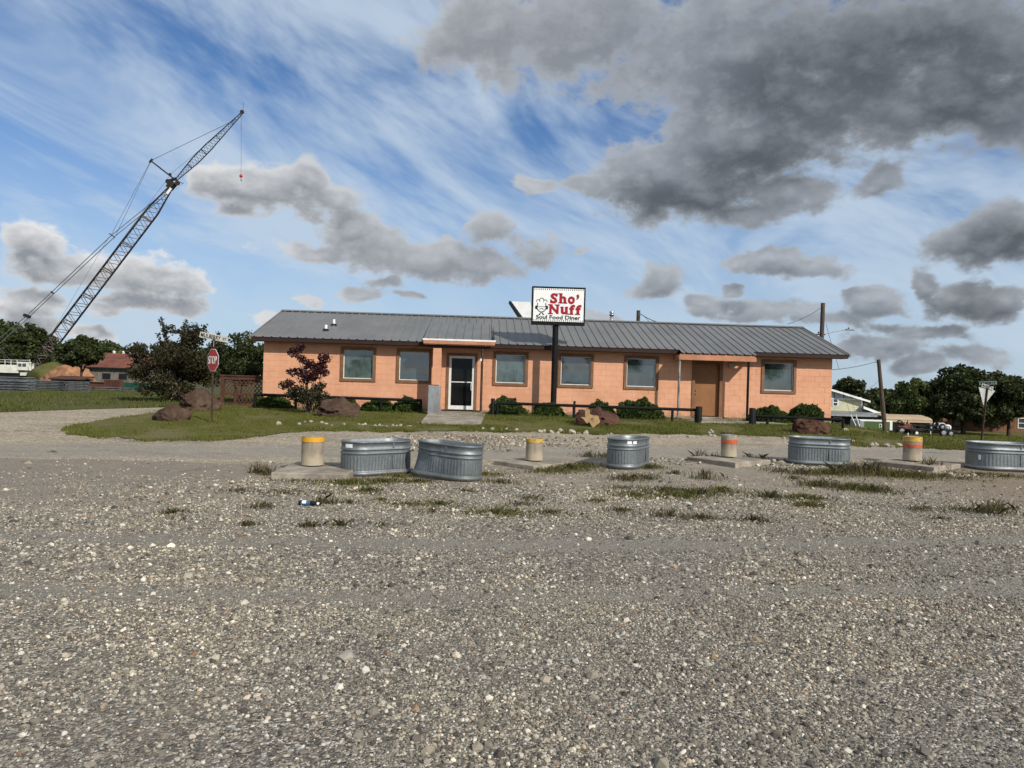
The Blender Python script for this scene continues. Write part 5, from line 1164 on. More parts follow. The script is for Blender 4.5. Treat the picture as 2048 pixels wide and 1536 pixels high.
for px, py, sp, hg, n, gr in WEEDS:
    if gr: sp, hg, n = sp * 1.35, hg * 0.72, int(n * 1.5)
    c = gnd(px, py); r = np.minimum(np.abs(rng.normal(size=n)) * sp * 0.62, sp * 1.6); a = rng.random(n) * 2 * math.pi; th = 0.25 + 0.75 * rng.random(n); P = np.stack([c.x + r * np.cos(a) * 1.1, c.y + r * np.sin(a) * 0.8, np.zeros(n)], 1); P[:, 2] = H(P[:, 0], P[:, 1]) + 0.014
    B = blades(P, hg * th * np.clip(1.2 - 0.5 * r / sp, .35, 1.2), np.full(n, 0.011 if hg > .12 else 0.014), rng, 1.3, 2); k = rng.random(n) < (0.62 if gr else 0.12); grn.append(B[k]); dry.append(B[~k])
tag(link('weeds', np_mesh('weeds', np.concatenate(dry), 5, G_WEED)), 'dry brown weed tufts growing through the gravel', 'weeds', kind='stuff')
tag(link('weeds', np_mesh('weeds', np.concatenate(grn), 5, G_GREEN)), 'green weed patches around the slabs and tanks', 'weeds', kind='stuff')

# ------------------------------------------------------------------ loose gravel stones
def stone_mat():
    m, t, b = new_mat('loose_gravel')
    oi = t.node('ShaderNodeObjectInfo'); tcn = t.node('ShaderNodeTexCoord')
    c = t.ramp(oi.outputs['Random'], [(0.0, (0.040, 0.037, 0.034)), (0.16, (0.10, 0.092, 0.082)), (0.34, (0.15, 0.134, 0.112)), (0.52, (0.21, 0.187, 0.152)), (0.70, (0.29, 0.26, 0.21)), (0.86, (0.42, 0.385, 0.32)), (0.965, (0.66, 0.62, 0.54)), (0.985, (0.33, 0.22, 0.12)), (1.0, (0.18, 0.10, 0.07))])
    n = t.noise(t.node('ShaderNodeNewGeometry').outputs['Position'], 120, 2); c = t.mix(t.mapr(n, 0.3, 0.7, 0, 0.3), c, (0.12, 0.105, 0.085)); pn = t.noise(t.node('ShaderNodeNewGeometry').outputs['Position'], 0.55, 4, 0.6); c = t.mix(1.0, c, t.mix(t.mapr(pn, 0.36, 0.66), (0.98, 0.98, 0.97), (1.30, 1.25, 1.14)), 'MULTIPLY')
    t.put(b.inputs['Base Color'], c); b.inputs['Roughness'].default_value = 0.9; b.inputs['Specular IOR Level'].default_value = 0.2; return m
M_STONE = stone_mat()
def gravel(name, label, P, S):
    me = bpy.data.meshes.new(name); me.from_pydata([tuple(p) for p in P], [], []); at_ = me.attributes.new('scl', 'FLOAT', 'POINT'); at_.data.foreach_set('value', S.astype(np.float32))
    o = tag(link(name, me), label, 'gravel', kind='stuff')
    g = bpy.data.node_groups.new('scatter_' + name, 'GeometryNodeTree'); g.is_modifier = True
    g.interface.new_socket('Geometry', in_out='INPUT', socket_type='NodeSocketGeometry'); g.interface.new_socket('Geometry', in_out='OUTPUT', socket_type='NodeSocketGeometry')
    N = g.nodes; Lk = g.links; gi = N.new('NodeGroupInput'); go = N.new('NodeGroupOutput'); join = N.new('GeometryNodeJoinGeometry')
    for k in range(5):
        ic = N.new('GeometryNodeMeshIcoSphere'); ic.inputs['Radius'].default_value = 1.0; ic.inputs['Subdivisions'].default_value = 1
        nz = N.new('ShaderNodeTexNoise'); nz.noise_dimensions = '4D'; nz.inputs['W'].default_value = k * 3.7 + 1; nz.inputs['Scale'].default_value = 1.1; nz.inputs['Detail'].default_value = 2
        sb = N.new('ShaderNodeVectorMath'); sb.operation = 'SUBTRACT'; sb.inputs[1].default_value = (0.5, 0.5, 0.5); Lk.new(nz.outputs['Color'], sb.inputs[0])
        sc_ = N.new('ShaderNodeVectorMath'); sc_.operation = 'SCALE'; sc_.inputs['Scale'].default_value = 1.7; Lk.new(sb.outputs[0], sc_.inputs[0])
        spn = N.new('GeometryNodeSetPosition'); Lk.new(ic.outputs[0], spn.inputs['Geometry']); Lk.new(sc_.outputs[0], spn.inputs['Offset'])
        tr_ = N.new('GeometryNodeTransform'); tr_.inputs['Scale'].default_value = (1.0, 0.72 + 0.08 * k, 0.55 + 0.05 * k); Lk.new(spn.outputs[0], tr_.inputs[0])
        ms = N.new('GeometryNodeSetMaterial'); ms.inputs['Material'].default_value = M_STONE; Lk.new(tr_.outputs[0], ms.inputs[0])
        ti = N.new('GeometryNodeGeometryToInstance'); Lk.new(ms.outputs[0], ti.inputs[0]); Lk.new(ti.outputs[0], join.inputs[0])
    ip = N.new('GeometryNodeInstanceOnPoints'); ip.inputs['Pick Instance'].default_value = True
    rv = N.new('FunctionNodeRandomValue'); rv.data_type = 'FLOAT_VECTOR'; rv.inputs[0].default_value = (-0.5, -0.5, 0); rv.inputs[1].default_value = (0.5, 0.5, 6.28)
    na = N.new('GeometryNodeInputNamedAttribute'); na.data_type = 'FLOAT'; na.inputs['Name'].default_value = 'scl'
    Lk.new(gi.outputs[0], ip.inputs['Points']); Lk.new(join.outputs[0], ip.inputs['Instance']); Lk.new(rv.outputs[0], ip.inputs['Rotation']); Lk.new(na.outputs[0], ip.inputs['Scale']); Lk.new(ip.outputs[0], go.inputs[0])
    md = o.modifiers.new('scatter', 'NODES'); md.node_group = g; return o
rng = np.random.default_rng(5)
def spread(n, y0, y1, s0, pw, seed, half=0.80):
    rng = np.random.default_rng(seed); y = y0 + (y1 - y0) * rng.random(n) ** pw; x = (rng.random(n) * 2 - 1) * (y * half + 0.3); S = s0 * np.exp(rng.normal(size=n) * 0.48)
    pat = np.array([mnoise.noise(Vector((a * .5, b_ * .5, 3))) + .6 * mnoise.noise(Vector((a * 1.7, b_ * 1.7, 9))) for a, b_ in zip(x, y)]); kp = rng.random(n) < np.clip(0.9 + pat * 1.3, 0.35, 1) * np.clip(np.minimum(np.abs(y - .1 * x - .012 * x * x - 5.3), np.abs(y - .1 * x - .012 * x * x - 7.0)) / .34 + .1 * pat, 0.28, 1) * np.clip((x + 4.6 + pat) * 1.2, 0.30 + 0.70 * (y < 9.3 + pat), 1); x, y, S = x[kp], y[kp], S[kp]
    return np.stack([x, y, H(x, y) + 0.016 + S * 0.12], 1), S
a1 = spread(125000, 2.3, 5.6, 0.0056, 0.75, 1); a2 = spread(900, 2.3, 8, 0.0125, 0.8, 2)
gravel('gravel', 'loose mixed gravel in the foreground of the lot', np.concatenate([a1[0], a2[0]]), np.concatenate([a1[1], a2[1]]))
b1_ = spread(160000, 5.2, 11.0, 0.0072, 0.8, 3); b2_ = spread(1100, 5.5, 13, 0.0145, 0.8, 4); b3_ = spread(14000, 10, 13.2, 0.0085, 1.0, 6)
patch = []
for px, py, sp, n, s in ((1480, 1000, 1.4, 900, .014), (1100, 985, 1.3, 900, .013), (1560, 930, .8, 500, .018), (1330, 925, .7, 300, .016), (1600, 925, .5, 200, .02), (1900, 950, .6, 350, .018), (880, 895, 1.2, 700, .016), (940, 880, 1.4, 800, .015), (1100, 885, 1.6, 900, .015), (420, 985, .8, 300, .014)):
    c = gnd(px, py); r = np.sqrt(rng.random(n)) * sp; a = rng.random(n) * 6.283; x = c.x + r * np.cos(a) * 1.5; y = c.y + r * np.sin(a) * 0.7; S = s * np.exp(rng.normal(size=n) * 0.45); patch.append((np.stack([x, y, H(x, y) + 0.016 + S * .15], 1), S))
gravel('gravel_far', 'loose gravel around the tanks and slabs', np.concatenate([b1_[0], b2_[0], b3_[0]] + [q[0] for q in patch]), np.concatenate([b1_[1], b2_[1], b3_[1]] + [q[1] for q in patch]))
bpy.data.objects['gravel_far'].name = 'gravel.001'

# ------------------------------------------------------------------ lattice-boom crane
YC = 100.0
M_BOOM = mat('dark_boom_steel', (0.035, 0.028, 0.026), 0.6, metal=0.2, var=0.4, vscale=0.6)
M_BOOMW = mat('pale_boom_steel', (0.16, 0.14, 0.13), 0.6, var=0.4, vscale=0.8, c2=(0.10, 0.05, 0.04))
M_CREAM = mat('crane_white', (0.70, 0.68, 0.58), 0.5, var=0.12, vscale=1.0, dirt=0.2)
M_CABLE = mat('pendant_cable', (0.16, 0.16, 0.165), 0.5, metal=0.4)
cb = base_at(30, 760, YC); crane = thing('crane', 'tall lattice boom crane with white cab and red hook ball', 'crane', cb)
def cp(px, py, dy=0.0): return at(px, py, YC + dy) - cb
def lattice(nm, pa, pb_, ta, tb_, w, bays, mtl, rc=0.05, rl=0.03, twist=25, wt=0.25, mtl2=None):
    """boom section from pa to pb_, full width w between fractions ta..tb_, tapering to wt at the ends"""
    ax_ = (pb_ - pa).normalized(); side = Vector((0, 1, 0)); up_ = ax_.cross(side).normalized(); tw = rad(twist)
    e1 = side * math.cos(tw) + up_ * math.sin(tw); e2 = -side * math.sin(tw) + up_ * math.cos(tw)
    def wid(t): return w * (wt + (1 - wt) * (min(1, t / ta) if t < ta else (min(1, (1 - t) / (1 - tb_)) if t > tb_ else 1)))
    def cor(t, k): p = pa.lerp(pb_, t); h = wid(t) / 2; s1, s2 = ((-1, -1), (1, -1), (1, 1), (-1, 1))[k]; return p + e1 * h * s1 + e2 * h * s2
    ch = MB(); lc = MB(); ts = [i / bays for i in range(bays + 1)]
    for i in range(bays):
        for k in range(4):
            ch.tube(cor(ts[i], k), cor(ts[i + 1], k), rc, n=5, caps=False)
            a, b_ = (k, (k + 1) % 4) if i % 2 == 0 else ((k + 1) % 4, k)
            lc.tube(cor(ts[i], a), cor(ts[i + 1], b_), rl, n=4, caps=False)
            if i % 6 == 0: lc.tube(cor(ts[i], k), cor(ts[i], (k + 1) % 4), rl * 1.8, n=4, caps=False)
    o = ch.build(nm, mtl, crane); lc.build('lacing', mtl2 or mtl, o); return o
head = cp(346, 369)
lattice('boom', cp(58, 748), head, 0.13, 0.86, 1.45, 44, M_BOOM, 0.085, 0.042, mtl2=M_BOOMW)
lattice('jib', cp(351, 361), cp(483, 227), 0.30, 0.50, 0.95, 28, M_BOOM, 0.05, 0.026, wt=0.25)
mb = MB(); mb.box(cp(343, 371), (1.1, 0.9, 0.75), Matrix.Rotation(rad(-50), 3, 'Y')); mb.tube(cp(336, 363, -.4), cp(336, 363, .4), 0.35, n=14); mb.tube(cp(355, 366, -.4), cp(355, 366, .4), 0.35, n=14); mb.tube(cp(340, 361), cp(352, 357), 0.22, n=8)
hd_ = mb.build('boom_head', M_BOOM, crane)
mb = MB(); mb.box(cp(338, 382, -0.72), (0.35, 0.05, 1.0), Matrix.Rotation(rad(33), 3, 'Y')); mb.build('plate', M_WHITE, hd_)
mb = MB(); mb.tube(cp(351, 360), cp(301, 321), 0.10, n=8); mb.tube(cp(299, 325), cp(305, 318), 0.16, n=8); mb.tube(cp(340, 349, -.3), cp(340, 349, .3), 0.22, n=14); mb.tube(cp(351, 360), cp(366, 367), 0.05, n=6); mb.build('jib_strut', M_BOOM, crane)
mb = MB(); mb.tube(cp(484, 224, -.15), cp(484, 224, .15), 0.30, n=16); mb.tube(cp(486, 222), cp(487, 204), 0.022, n=5); mb.build('jib_tip_sheave', M_BOOM, crane)
mb = MB()
for a, b_, r_ in (((302, 321), (470, 240), .035), ((302, 321), (222, 470), .028), ((302, 322), (228, 478), .028), ((342, 374), (226, 468), .05), ((344, 380), (228, 474), .05), ((226, 468), (54, 631), .055), ((229, 474), (58, 634), .055), ((54, 631), (-30, 700), .055), ((58, 635), (-22, 706), .055), ((340, 349), (450, 258), .02), ((339, 352), (104, 668), .02), ((483, 230), (482, 346), .025), ((481, 232), (482, 262), .018), ((352, 378), (368, 366), .015), ((218, 474), (90, 690), .018)):
    mb.tube(cp(*a), cp(*b_), r_, n=5, caps=False)
mb.build('pendant_lines', M_CABLE, crane)
mb = MB(); mb.tube(cp(218, 467), cp(229, 474), 0.07, n=6); mb.tube(cp(102, 583), cp(107, 587), 0.12, n=6); mb.box(cp(54, 632), (0.9, 0.4, 0.4), Matrix.Rotation(rad(20), 3, 'Y')); mb.build('spreader', M_BOOM, crane)
mb = MB(); mb.lathe([(0.0, -.24), (.14, -.2), (.22, -.08), (.22, .08), (.12, .2), (.05, .3), (0, .32)], 16, cp(482, 352)); hb = mb.build('hook_ball', M_RED, crane)
mb = MB(); q = cp(482, 357); mb.path([q, q + Vector((0, 0, -.25)), q + Vector((.08, 0, -.38)), q + Vector((.16, 0, -.30))], [.05, .05, .05, .02], 6); mb.build('hook', M_BOOM, hb)
def cbox(nm, px0, px1, py0, py1, dy, dep, mtl, par):
    a, b_ = cp(px0, py1, dy), cp(px1, py0, dy); mb = MB(); mb.box2((a.x, dy, a.z), (b_.x, dy + dep, b_.z)); return mb.build(nm, mtl, par)
cbox('machinery_house', -70, 36, 730, 743, -1.6, 3.2, M_CREAM, crane)
cab = cbox('cab', 34, 55, 724, 740, -1.7, 1.4, M_CREAM, crane)
cbox('window', 36, 43, 727, 733, -1.715, 0.03, M_GLASSFAR, cab); cbox('window', 44.5, 52, 727, 733.5, -1.715, 0.03, M_GLASSFAR, cab)
cbox('carrier', -60, 58, 744, 752, -1.3, 2.6, M_DARKMETAL, crane); cbox('carrier_deck', -60, 30, 741.5, 743.8, -1.5, 2.8, M_WHITE, crane)
fd = cbox('fender', 60, 73, 744, 753, -1.6, 2.2, M_WHITE, crane); cbox('headboard', 40, 54, 745, 751, -1.65, 0.3, M_CREAM, crane)
mb = MB()
for px in (-30, -12, 10, 22, 34, 60): mb.tube(cp(px, 731 if px < 40 else 727, -1.5), cp(px, 719, -1.5), 0.035, n=5)
for py in (719.5, 724): mb.tube(cp(-30, py - .8, -1.5), cp(60, py + 1.2, -1.5), 0.03, n=5)
mb.path([cp(52, 726, -1.6), cp(58, 733, -1.6), cp(60, 742, -1.6)], .06, 5); mb.path([cp(58, 724, -1.0), cp(64, 731, -1.0), cp(66, 741, -1.0)], .04, 5)
mb.build('handrail', M_WHITE, crane)
mb = MB(); mb.tube(cp(-8, 690), cp(22, 722), 0.09, n=6); mb.tube(cp(-20, 700), cp(-5, 728), 0.07, n=6); mb.tube(cp(-22, 704), cp(-8, 690), .07, n=6); mb.tube(cp(63, 728, -1.2), cp(66.5, 723.5, -1.2), 0.1, n=6); mb.build('gantry', M_BOOM, crane)
for px in (-40, -25, 20, 45):
    q = cp(px, 757); mb = MB(); mb.tube((q.x, -1.4, q.z), (q.x, -0.9, q.z), 0.55, n=16); mb.build('wheel', M_RUBBER, crane)

# ------------------------------------------------------------------ left yard
M_PIPE = mat('weathered_grey_pipe', (0.15, 0.16, 0.165), 0.6, metal=0.3, var=0.4, vscale=1.5)
M_RUST = mat('rusty_iron', (0.10, 0.038, 0.022), 0.85, var=0.4, vscale=1.2, c2=(0.035, 0.02, 0.016))
def pipe_stack(label, px, py, Y, Lp, layers, deep, r, yaw, dark_end=False):
    b_ = base_at(px, py, Y); o = thing('pipe_stack', label, 'pipe stack', b_, yaw, 'stacks of steel pipe in the left yard')
    mb = MB(); mb.tube((-Lp / 2, 0, 0), (Lp / 2, 0, 0), r, n=8); me = mb.mesh('pipe', M_PIPE); rg_ = random.Random(px)
    for l in range(layers):
        for d in range(deep):
            link('pipe', me, o, (rg_.uniform(-.12, .12), (d - deep / 2) * r * 2.3 + (l % 2) * r, r + l * r * 2.5), (0, rg_.uniform(-.008, .008), rg_.uniform(-.01, .01)))
        if l % 2 == 1:
            for x_ in (-Lp * .36, 0, Lp * .36):
                mb = MB(); mb.box((0, 0, 0), (0.08, deep * r * 2.2, r * 0.5)); mb.build('spacer', M_RUST, o, (x_, 0, l * r * 2.5 - r * 0.2))
    return o
pipe_stack('nearest grey pipe stack at the left edge of the field', 0, 787, 37.5, 3.4, 5, 4, 0.055, rad(-2))
pipe_stack('pipe stack with slanting layers left of the ribbed bundle', 98, 772, 47, 2.5, 7, 4, 0.042, rad(-10))
pipe_stack('short pipe bundle with a dark round end right of the slanting stack', 153, 772, 48, 1.5, 7, 4, 0.042, rad(12))
pipe_stack('cluttered pipe pile in front of the crane carrier', 20, 768, 56, 3.6, 7, 4, 0.055, rad(3))
md_ = base_at(140, 762, 84); mound = link('dirt_mound', rock_mesh('dirt_mound', (6.6, 4.5, 2.15), 3.3, mat('orange_soil', (0.34, 0.17, 0.085), 0.95, var=0.25, vscale=1.0, bump=0.6, bscale=6), 5, 0.22, 0.1), None, md_); tag(mound, 'orange dirt mound behind the bushy yard tree', 'mound')
md2 = base_at(100, 762, 96); tag(link('grassy_mound', rock_mesh('grassy_mound', (6, 4, 2.6), 8.3, M_FIELD, 4, 0.2, 0.1), None, md2), 'grassy green mound between the crane cab and the dirt mound', 'mound')
sb_ = base_at(135, 757, 72); sh = thing('open_shed', 'low dark open shed with a rusty roof below the dirt mound', 'shed', sb_)
ks = 72 / FPX
mb = MB(); mb.box2((-33 * ks, 0, 0), (-22 * ks, 1.6, 0.78)); mb.box2((-22 * ks, 1.4, 0), (33 * ks, 1.6, 0.78)); mb.build('wall', mat('shed_side', (0.09, 0.11, 0.10), 0.8), sh)
mb = MB(); mb.box((0, 0.7, 0.86), (69 * ks, 2.0, 0.10), Matrix.Rotation(rad(8), 3, 'X')); mb.build('roof', M_RUST, sh)
gb_ = base_at(200, 765, 62); gd = thing('steel_girder', 'long rusty steel girder lying in the left yard', 'girder', gb_, rad(-3)); kg = 62 / FPX
for nm, a, b_ in (('web', (-30 * kg, -.03, .1), (38 * kg, .03, .62)), ('flange', (-30 * kg, -.15, .62), (38 * kg, .15, .66)), ('flange', (-30 * kg, -.15, .06), (38 * kg, .15, .10))):
    mb = MB(); mb.box2(a, b_); mb.build(nm, M_RUST, gd)
bb = base_at(224, 766, 58); gb2 = thing('box_girder', 'short ribbed box girder standing on two dark stubs', 'girder', bb, rad(-4)); kb = 58 / FPX
mb = MB(); mb.box2((-16 * kb, 0, .30), (16 * kb, .5, .92)); mb.build('body', M_RUST, gb2)
for i in range(6):
    mb = MB(); mb.box2((-16 * kb + i * 6.2 * kb, -.06, .30), (-16 * kb + i * 6.2 * kb + .05, 0, .92)); mb.build('rib', M_RUST, gb2)
for x_ in (-9, 5): mb = MB(); mb.box2((x_ * kb, -.1, -.1), (x_ * kb + .2, .3, .30)); mb.build('stub', M_DARKMETAL, gb2)
db = base_at(262, 767, 66); dmp = thing('dumpster', 'dark green steel dumpster left of the large shrub', 'dumpster', db, rad(-2)); kd = 66 / FPX
mb = MB(); mb.box2((-22 * kd, 0, .1), (22 * kd, 1.4, .62)); mb.build('body', mat('green_steel', (0.012, 0.07, 0.045), 0.5, var=0.3, vscale=2), dmp)
for x_ in (-18, -8, 2, 12): mb = MB(); mb.box2((x_ * kd, -.05, .12), (x_ * kd + .06, 0, .60)); mb.build('rib', mat('green_steel', (0, 0, 0)), dmp)
rl_ = base_at(232, 772, 56); rk_ = thing('steel_rack', 'low grey steel rack lying along the field edge', 'rack', rl_, rad(-2)); kr = 56 / FPX
for z_ in (.12, .28): mb = MB(); mb.box2((-55 * kr, 0, z_), (50 * kr, .1, z_ + .07)); mb.build('bar', M_PIPE, rk_)
for x_ in (-50, -20, 10, 45): mb = MB(); mb.box2((x_ * kr, .1, -.05), (x_ * kr + .08, .2, .35)); mb.build('leg', M_DARKMETAL, rk_)
# barn
yb_ = 108.0; bb_ = base_at(225, 762, yb_); barn = thing('barn', 'long barn with a rusty red metal roof behind the yard', 'barn', bb_, rad(2.5)); kk_ = yb_ / FPX
zE, zR, x0b, x1b = (at(225, 734, yb_).z - bb_.z), (at(225, 706, yb_ + 4).z - bb_.z), -58 * kk_, 75 * kk_
mb = MB(); mb.box2((x0b + .3, 0, 0), (x1b - .3, 8, zE)); mb.build('wall', mat('barn_boards', (0.17, 0.15, 0.125), 0.9, var=0.35, vscale=0.8, stretch=(1, 1, 0.3)), barn)
mb = MB(); nR = int((x1b - x0b) / 0.6)
M_BARNR = mat('rusty_red_roof', (0.17, 0.058, 0.036), 0.8, var=0.4, vscale=0.7, c2=(0.07, 0.035, 0.028))
mb.add([(x0b, -.6, zE - .1), (x1b, -.6, zE - .1), (x1b, 4, zR), (x0b, 4, zR), (x1b, 8.6, zE - .1), (x0b, 8.6, zE - .1)], [(0, 1, 2, 3), (3, 2, 4, 5)]); rfb = mb.build('roof', M_BARNR, barn)
mb = MB()
for i in range(nR + 1):
    x_ = x0b + i * .6; mb.tube((x_, -.6, zE - .08), (x_, 4, zR + .02), .04, n=4)
mb.build('roof_rib', M_BARNR, rfb)
for i in range(4): mb = MB(); mb.lathe([(.22, 0), (.22, .25), (.3, .3), (0, .45)], 10); mb.build('vent', M_WHITE, rfb, (-25 * kk_ + i * 19 * kk_, 4, zR - .05))
for x_ in (-20, 12): mb = MB(); mb.box2((x_ * kk_, -.04, .5), (x_ * kk_ + 1.2, 0, 1.4)); mb.build('window', M_DARKMETAL, barn)
mb = MB(); mb.box2((x0b, -.62, zE - .28), (x1b, -.56, zE - .09)); mb.build('gutter', M_DARKMETAL, rfb)

# ------------------------------------------------------------------ right-hand houses and clutter
YH = 58.0; kh = YH / FPX; hb_ = base_at(1655, 857, YH); house = thing('cream_house', 'cream sided house with white gable trim right of the diner', 'house', hb_)
def hp(px, py, dy=0.0): return at(px, py, YH + dy) - hb_
e = hp(1724, 797); ap = hp(1652, 776); hw_ = e.x - ap.x; dep = 7.0
M_SIDE = mat('cream_siding', (0.50, 0.48, 0.33), 0.7, var=0.1, vscale=0.7)
mb = MB(); mb.prism([(ap.x - hw_, 0), (ap.x + hw_, 0), (ap.x + hw_, e.z), (ap.x, ap.z - .12), (ap.x - hw_, e.z)], Matrix.Identity(4), dep); mb.build('wall', M_SIDE, house)
mb = MB(); z_ = 1.4
while z_ < e.z - .05: mb.add([(ap.x - hw_, -.03, z_), (ap.x + hw_, -.03, z_), (ap.x + hw_, -.006, z_ + .16), (ap.x - hw_, -.006, z_ + .16), (ap.x - hw_, 0, z_), (ap.x + hw_, 0, z_)], [(0, 1, 2, 3), (0, 4, 5, 1)]); z_ += .165
mb.build('siding', M_SIDE, house)
mb = MB()
for sg in (-1, 1): mb.add([Vector((ap.x, -.5, ap.z)), Vector((ap.x + sg * (hw_ + .45), -.5, e.z - .16)), Vector((ap.x + sg * (hw_ + .45), dep, e.z - .16)), Vector((ap.x, dep, ap.z)), Vector((ap.x, -.5, ap.z - .16)), Vector((ap.x + sg * (hw_ + .45), -.5, e.z - .32))], [(0, 1, 2, 3), (0, 4, 5, 1)])
mb.build('roof', M_WHITE, house)
gz = hp(1660, 797).z; mb = MB(); mb.add([(ap.x - hw_ + .1, -.045, gz + .05), (ap.x + hw_ - .1, -.045, gz + .05), (ap.x, -.045, ap.z - .25)], [(0, 1, 2)]); mb.build('gable_panel', mat('pale_blue_panel', (0.42, 0.50, 0.52), 0.7), house)
mb = MB(); mb.box2((ap.x - hw_, -.07, gz - .05), (ap.x + hw_, -.04, gz + .05)); mb.box2((ap.x + hw_ - .1, -.06, 1.2), (ap.x + hw_ + .02, .02, e.z)); mb.build('trim', M_WHITE, house)
for i in range(5): mb = MB(); x_ = ap.x - .1 + i * .75; mb.box2((x_, -.06, gz + .05), (x_ + .06, -.046, gz + .05 + max(.1, (1 - abs(x_ - ap.x) / hw_) * (ap.z - gz - .35)))); mb.build('batten', M_FASCIA, house)
def far_window(par, x0, x1, z0, z1, y, fm=None):
    mb = MB(); t_ = .07; mb.box2((x0 - t_, y - .04, z0 - t_), (x1 + t_, y, z0)); mb.box2((x0 - t_, y - .04, z1), (x1 + t_, y, z1 + t_)); mb.box2((x0 - t_, y - .038, z0), (x0, y, z1)); mb.box2((x1, y - .038, z0), (x1 + t_, y, z1)); mb.box2((x0, y - .036, (z0 + z1) / 2 - .025), (x1, y, (z0 + z1) / 2 + .025))
    w_ = mb.build('window', fm or M_WHITE, par); mb = MB(); mb.box2((x0, y - .012, z0), (x1, y - .005, z1)); mb.build('pane', M_GLASSFAR, w_)
a = hp(1666, 811); b_ = hp(1674.5, 799); far_window(house, a.x, b_.x, a.z, b_.z, -.03)
a = hp(1640, 823); b_ = hp(1762, 829); mb = MB(); mb.add([(a.x, -.02, a.z + .12), (b_.x, -.02, a.z + .12), (b_.x, -1.9, b_.z - .02), (a.x, -1.9, b_.z - .02), (b_.x, -1.9, b_.z - .16), (a.x, -1.9, b_.z - .16)], [(0, 1, 2, 3)[::-1], (3, 2, 4, 5)[::-1]]); mb.build('porch_roof', M_GALV_DULL, house)
mb = MB(); mb.box2((ap.x - hw_, -.02, 0), (hp(1762, 830).x, 0.0, a.z)); mb.build('porch_recess_sheet', mat('porch_recess_shade', (0.05, 0.05, 0.045), 0.9), house)  # near-black sheet stands in for the shaded recess under the porch roof
for px in (1684, 1722, 1757): q = hp(px, 850); mb = MB(); mb.box2((q.x - .05, -1.8, 0), (q.x + .05, -1.7, b_.z - .15)); mb.build('porch_post', M_DARKMETAL, house)
a = hp(1668, 852); far_window(house, a.x, a.x + .5, .35, 1.15, -.03); a = hp(1700, 852); far_window(house, a.x, a.x + .6, .3, 1.2, -.03, M_DARKMETAL)
p_, q_ = hp(1720, 812), hp(1792, 839); mb = MB(); mb.add([(p_.x, -.6, p_.z), (q_.x, -.6, q_.z), (q_.x, 4, q_.z), (p_.x, 4, p_.z), (p_.x, -.6, p_.z - .2), (q_.x, -.6, q_.z - .2)], [(0, 1, 2, 3), (0, 4, 5, 1)]); mb.build('lean_to_roof', M_WHITE, house)
mb = MB(); mb.add([(p_.x + .05, -.2, p_.z - .2), (q_.x - .2, -.2, q_.z - .15), (q_.x - .2, -.2, 0), (p_.x + .05, -.2, 0)], [(3, 2, 1, 0)]); mb.build('lean_to_wall', mat('grey_boards', (0.22, 0.27, 0.27), 0.8, var=0.3, vscale=1), house)
# tan carport
YK = 55.0; kb_ = base_at(1818, 862, YK); cpt = thing('carport', 'tan metal carport with rounded eaves in front of the light tree', 'carport', kb_)
def kp(px, py): return at(px, py, YK) - kb_
xa, xb = kp(1772, 845).x, kp(1865, 845).x; z0, z1 = kp(1818, 843.5).z, kp(1818, 830.5).z
prof = [(-.02, z0 - .02), (0, z0 + .14), (.10, z0 + .24), (.35, z0 + .33), (1.6, z1), (2.8, z0 + .33), (3.05, z0 + .24), (3.15, z0 + .14), (3.17, z0 - .02)]
mb = MB(); vs = [(x_, y_, zz_) for x_ in (xa, xb) for y_, zz_ in prof] + [(x_, y_, zz_ - .03) for x_ in (xa, xb) for y_, zz_ in prof]; n = len(prof)
mb.add(vs, [f_ for i in range(n - 1) for f_ in ((i, n + i, n + i + 1, i + 1), (2 * n + i + 1, 3 * n + i + 1, 3 * n + i, 2 * n + i), (i + 1, 2 * n + i + 1, 2 * n + i, i), (n + i, 3 * n + i, 3 * n + i + 1, n + i + 1))]); M_TAN = mat('tan_sheet', (0.44, 0.33, 0.21), 0.55, var=0.1, vscale=1); ro = mb.build('roof', M_TAN, cpt)
mb = MB()
for i in range(1, 7): mb.box((xa + (xb - xa) / 2, -.01, z0 + .02 + i * .02), (xb - xa, .004, .004))
for y_, zz_ in ((.02, z0 + .17), (.6, z0 + .33 + (z1 - z0 - .33) * .2), (1.1, z0 + .33 + (z1 - z0 - .33) * .6)): mb.tube((xa, y_, zz_ + .01), (xb, y_, zz_ + .01), .018, n=4)
mb.build('roof_rib', M_TAN, ro)
for x_ in (xa + .08, xa + (xb - xa) * .42, xa + (xb - xa) * .5, xb - .1):
    for y_ in (.05, 3.1): mb = MB(); mb.box2((x_ - .03, y_ - .03, -.2), (x_ + .03, y_ + .03, z0 + .1)); mb.build('leg', M_ALU, cpt)
# trailers and implements
def wheel(par, x, y, z, r, w=.18, hub=None):
    mb = MB(); mb.lathe([(0, -w / 2), (r * .55, -w / 2), (r * .9, -w / 2), (r, -w / 4), (r, w / 4), (r * .9, w / 2), (r * .55, w / 2), (0, w / 2)], 18); o = mb.build('wheel', M_RUBBER, par, (x, y, z), (rad(90), 0, 0))
    mb = MB(); mb.lathe([(0, w / 2 + .012), (r * .3, w / 2 + .012), (r * .55, w / 2 + .004)], 14); mb.build('rim', hub or M_GALV_DULL, o)
YT = 50.0; kt = YT / FPX; tb_ = base_at(1752, 865, YT); trl = thing('box_trailer', 'green and white box trailer beside the leaning pole', 'trailer', tb_, rad(-4)); zb = at(1752, 861, YT).z - tb_.z
mb = MB(); mb.box((0, .8, zb + .32), (62 * kt, 1.6, .58), bev=.04); bd = mb.build('body', mat('trailer_green', (0.065, 0.105, 0.03), 0.5, var=0.1, vscale=1), trl)
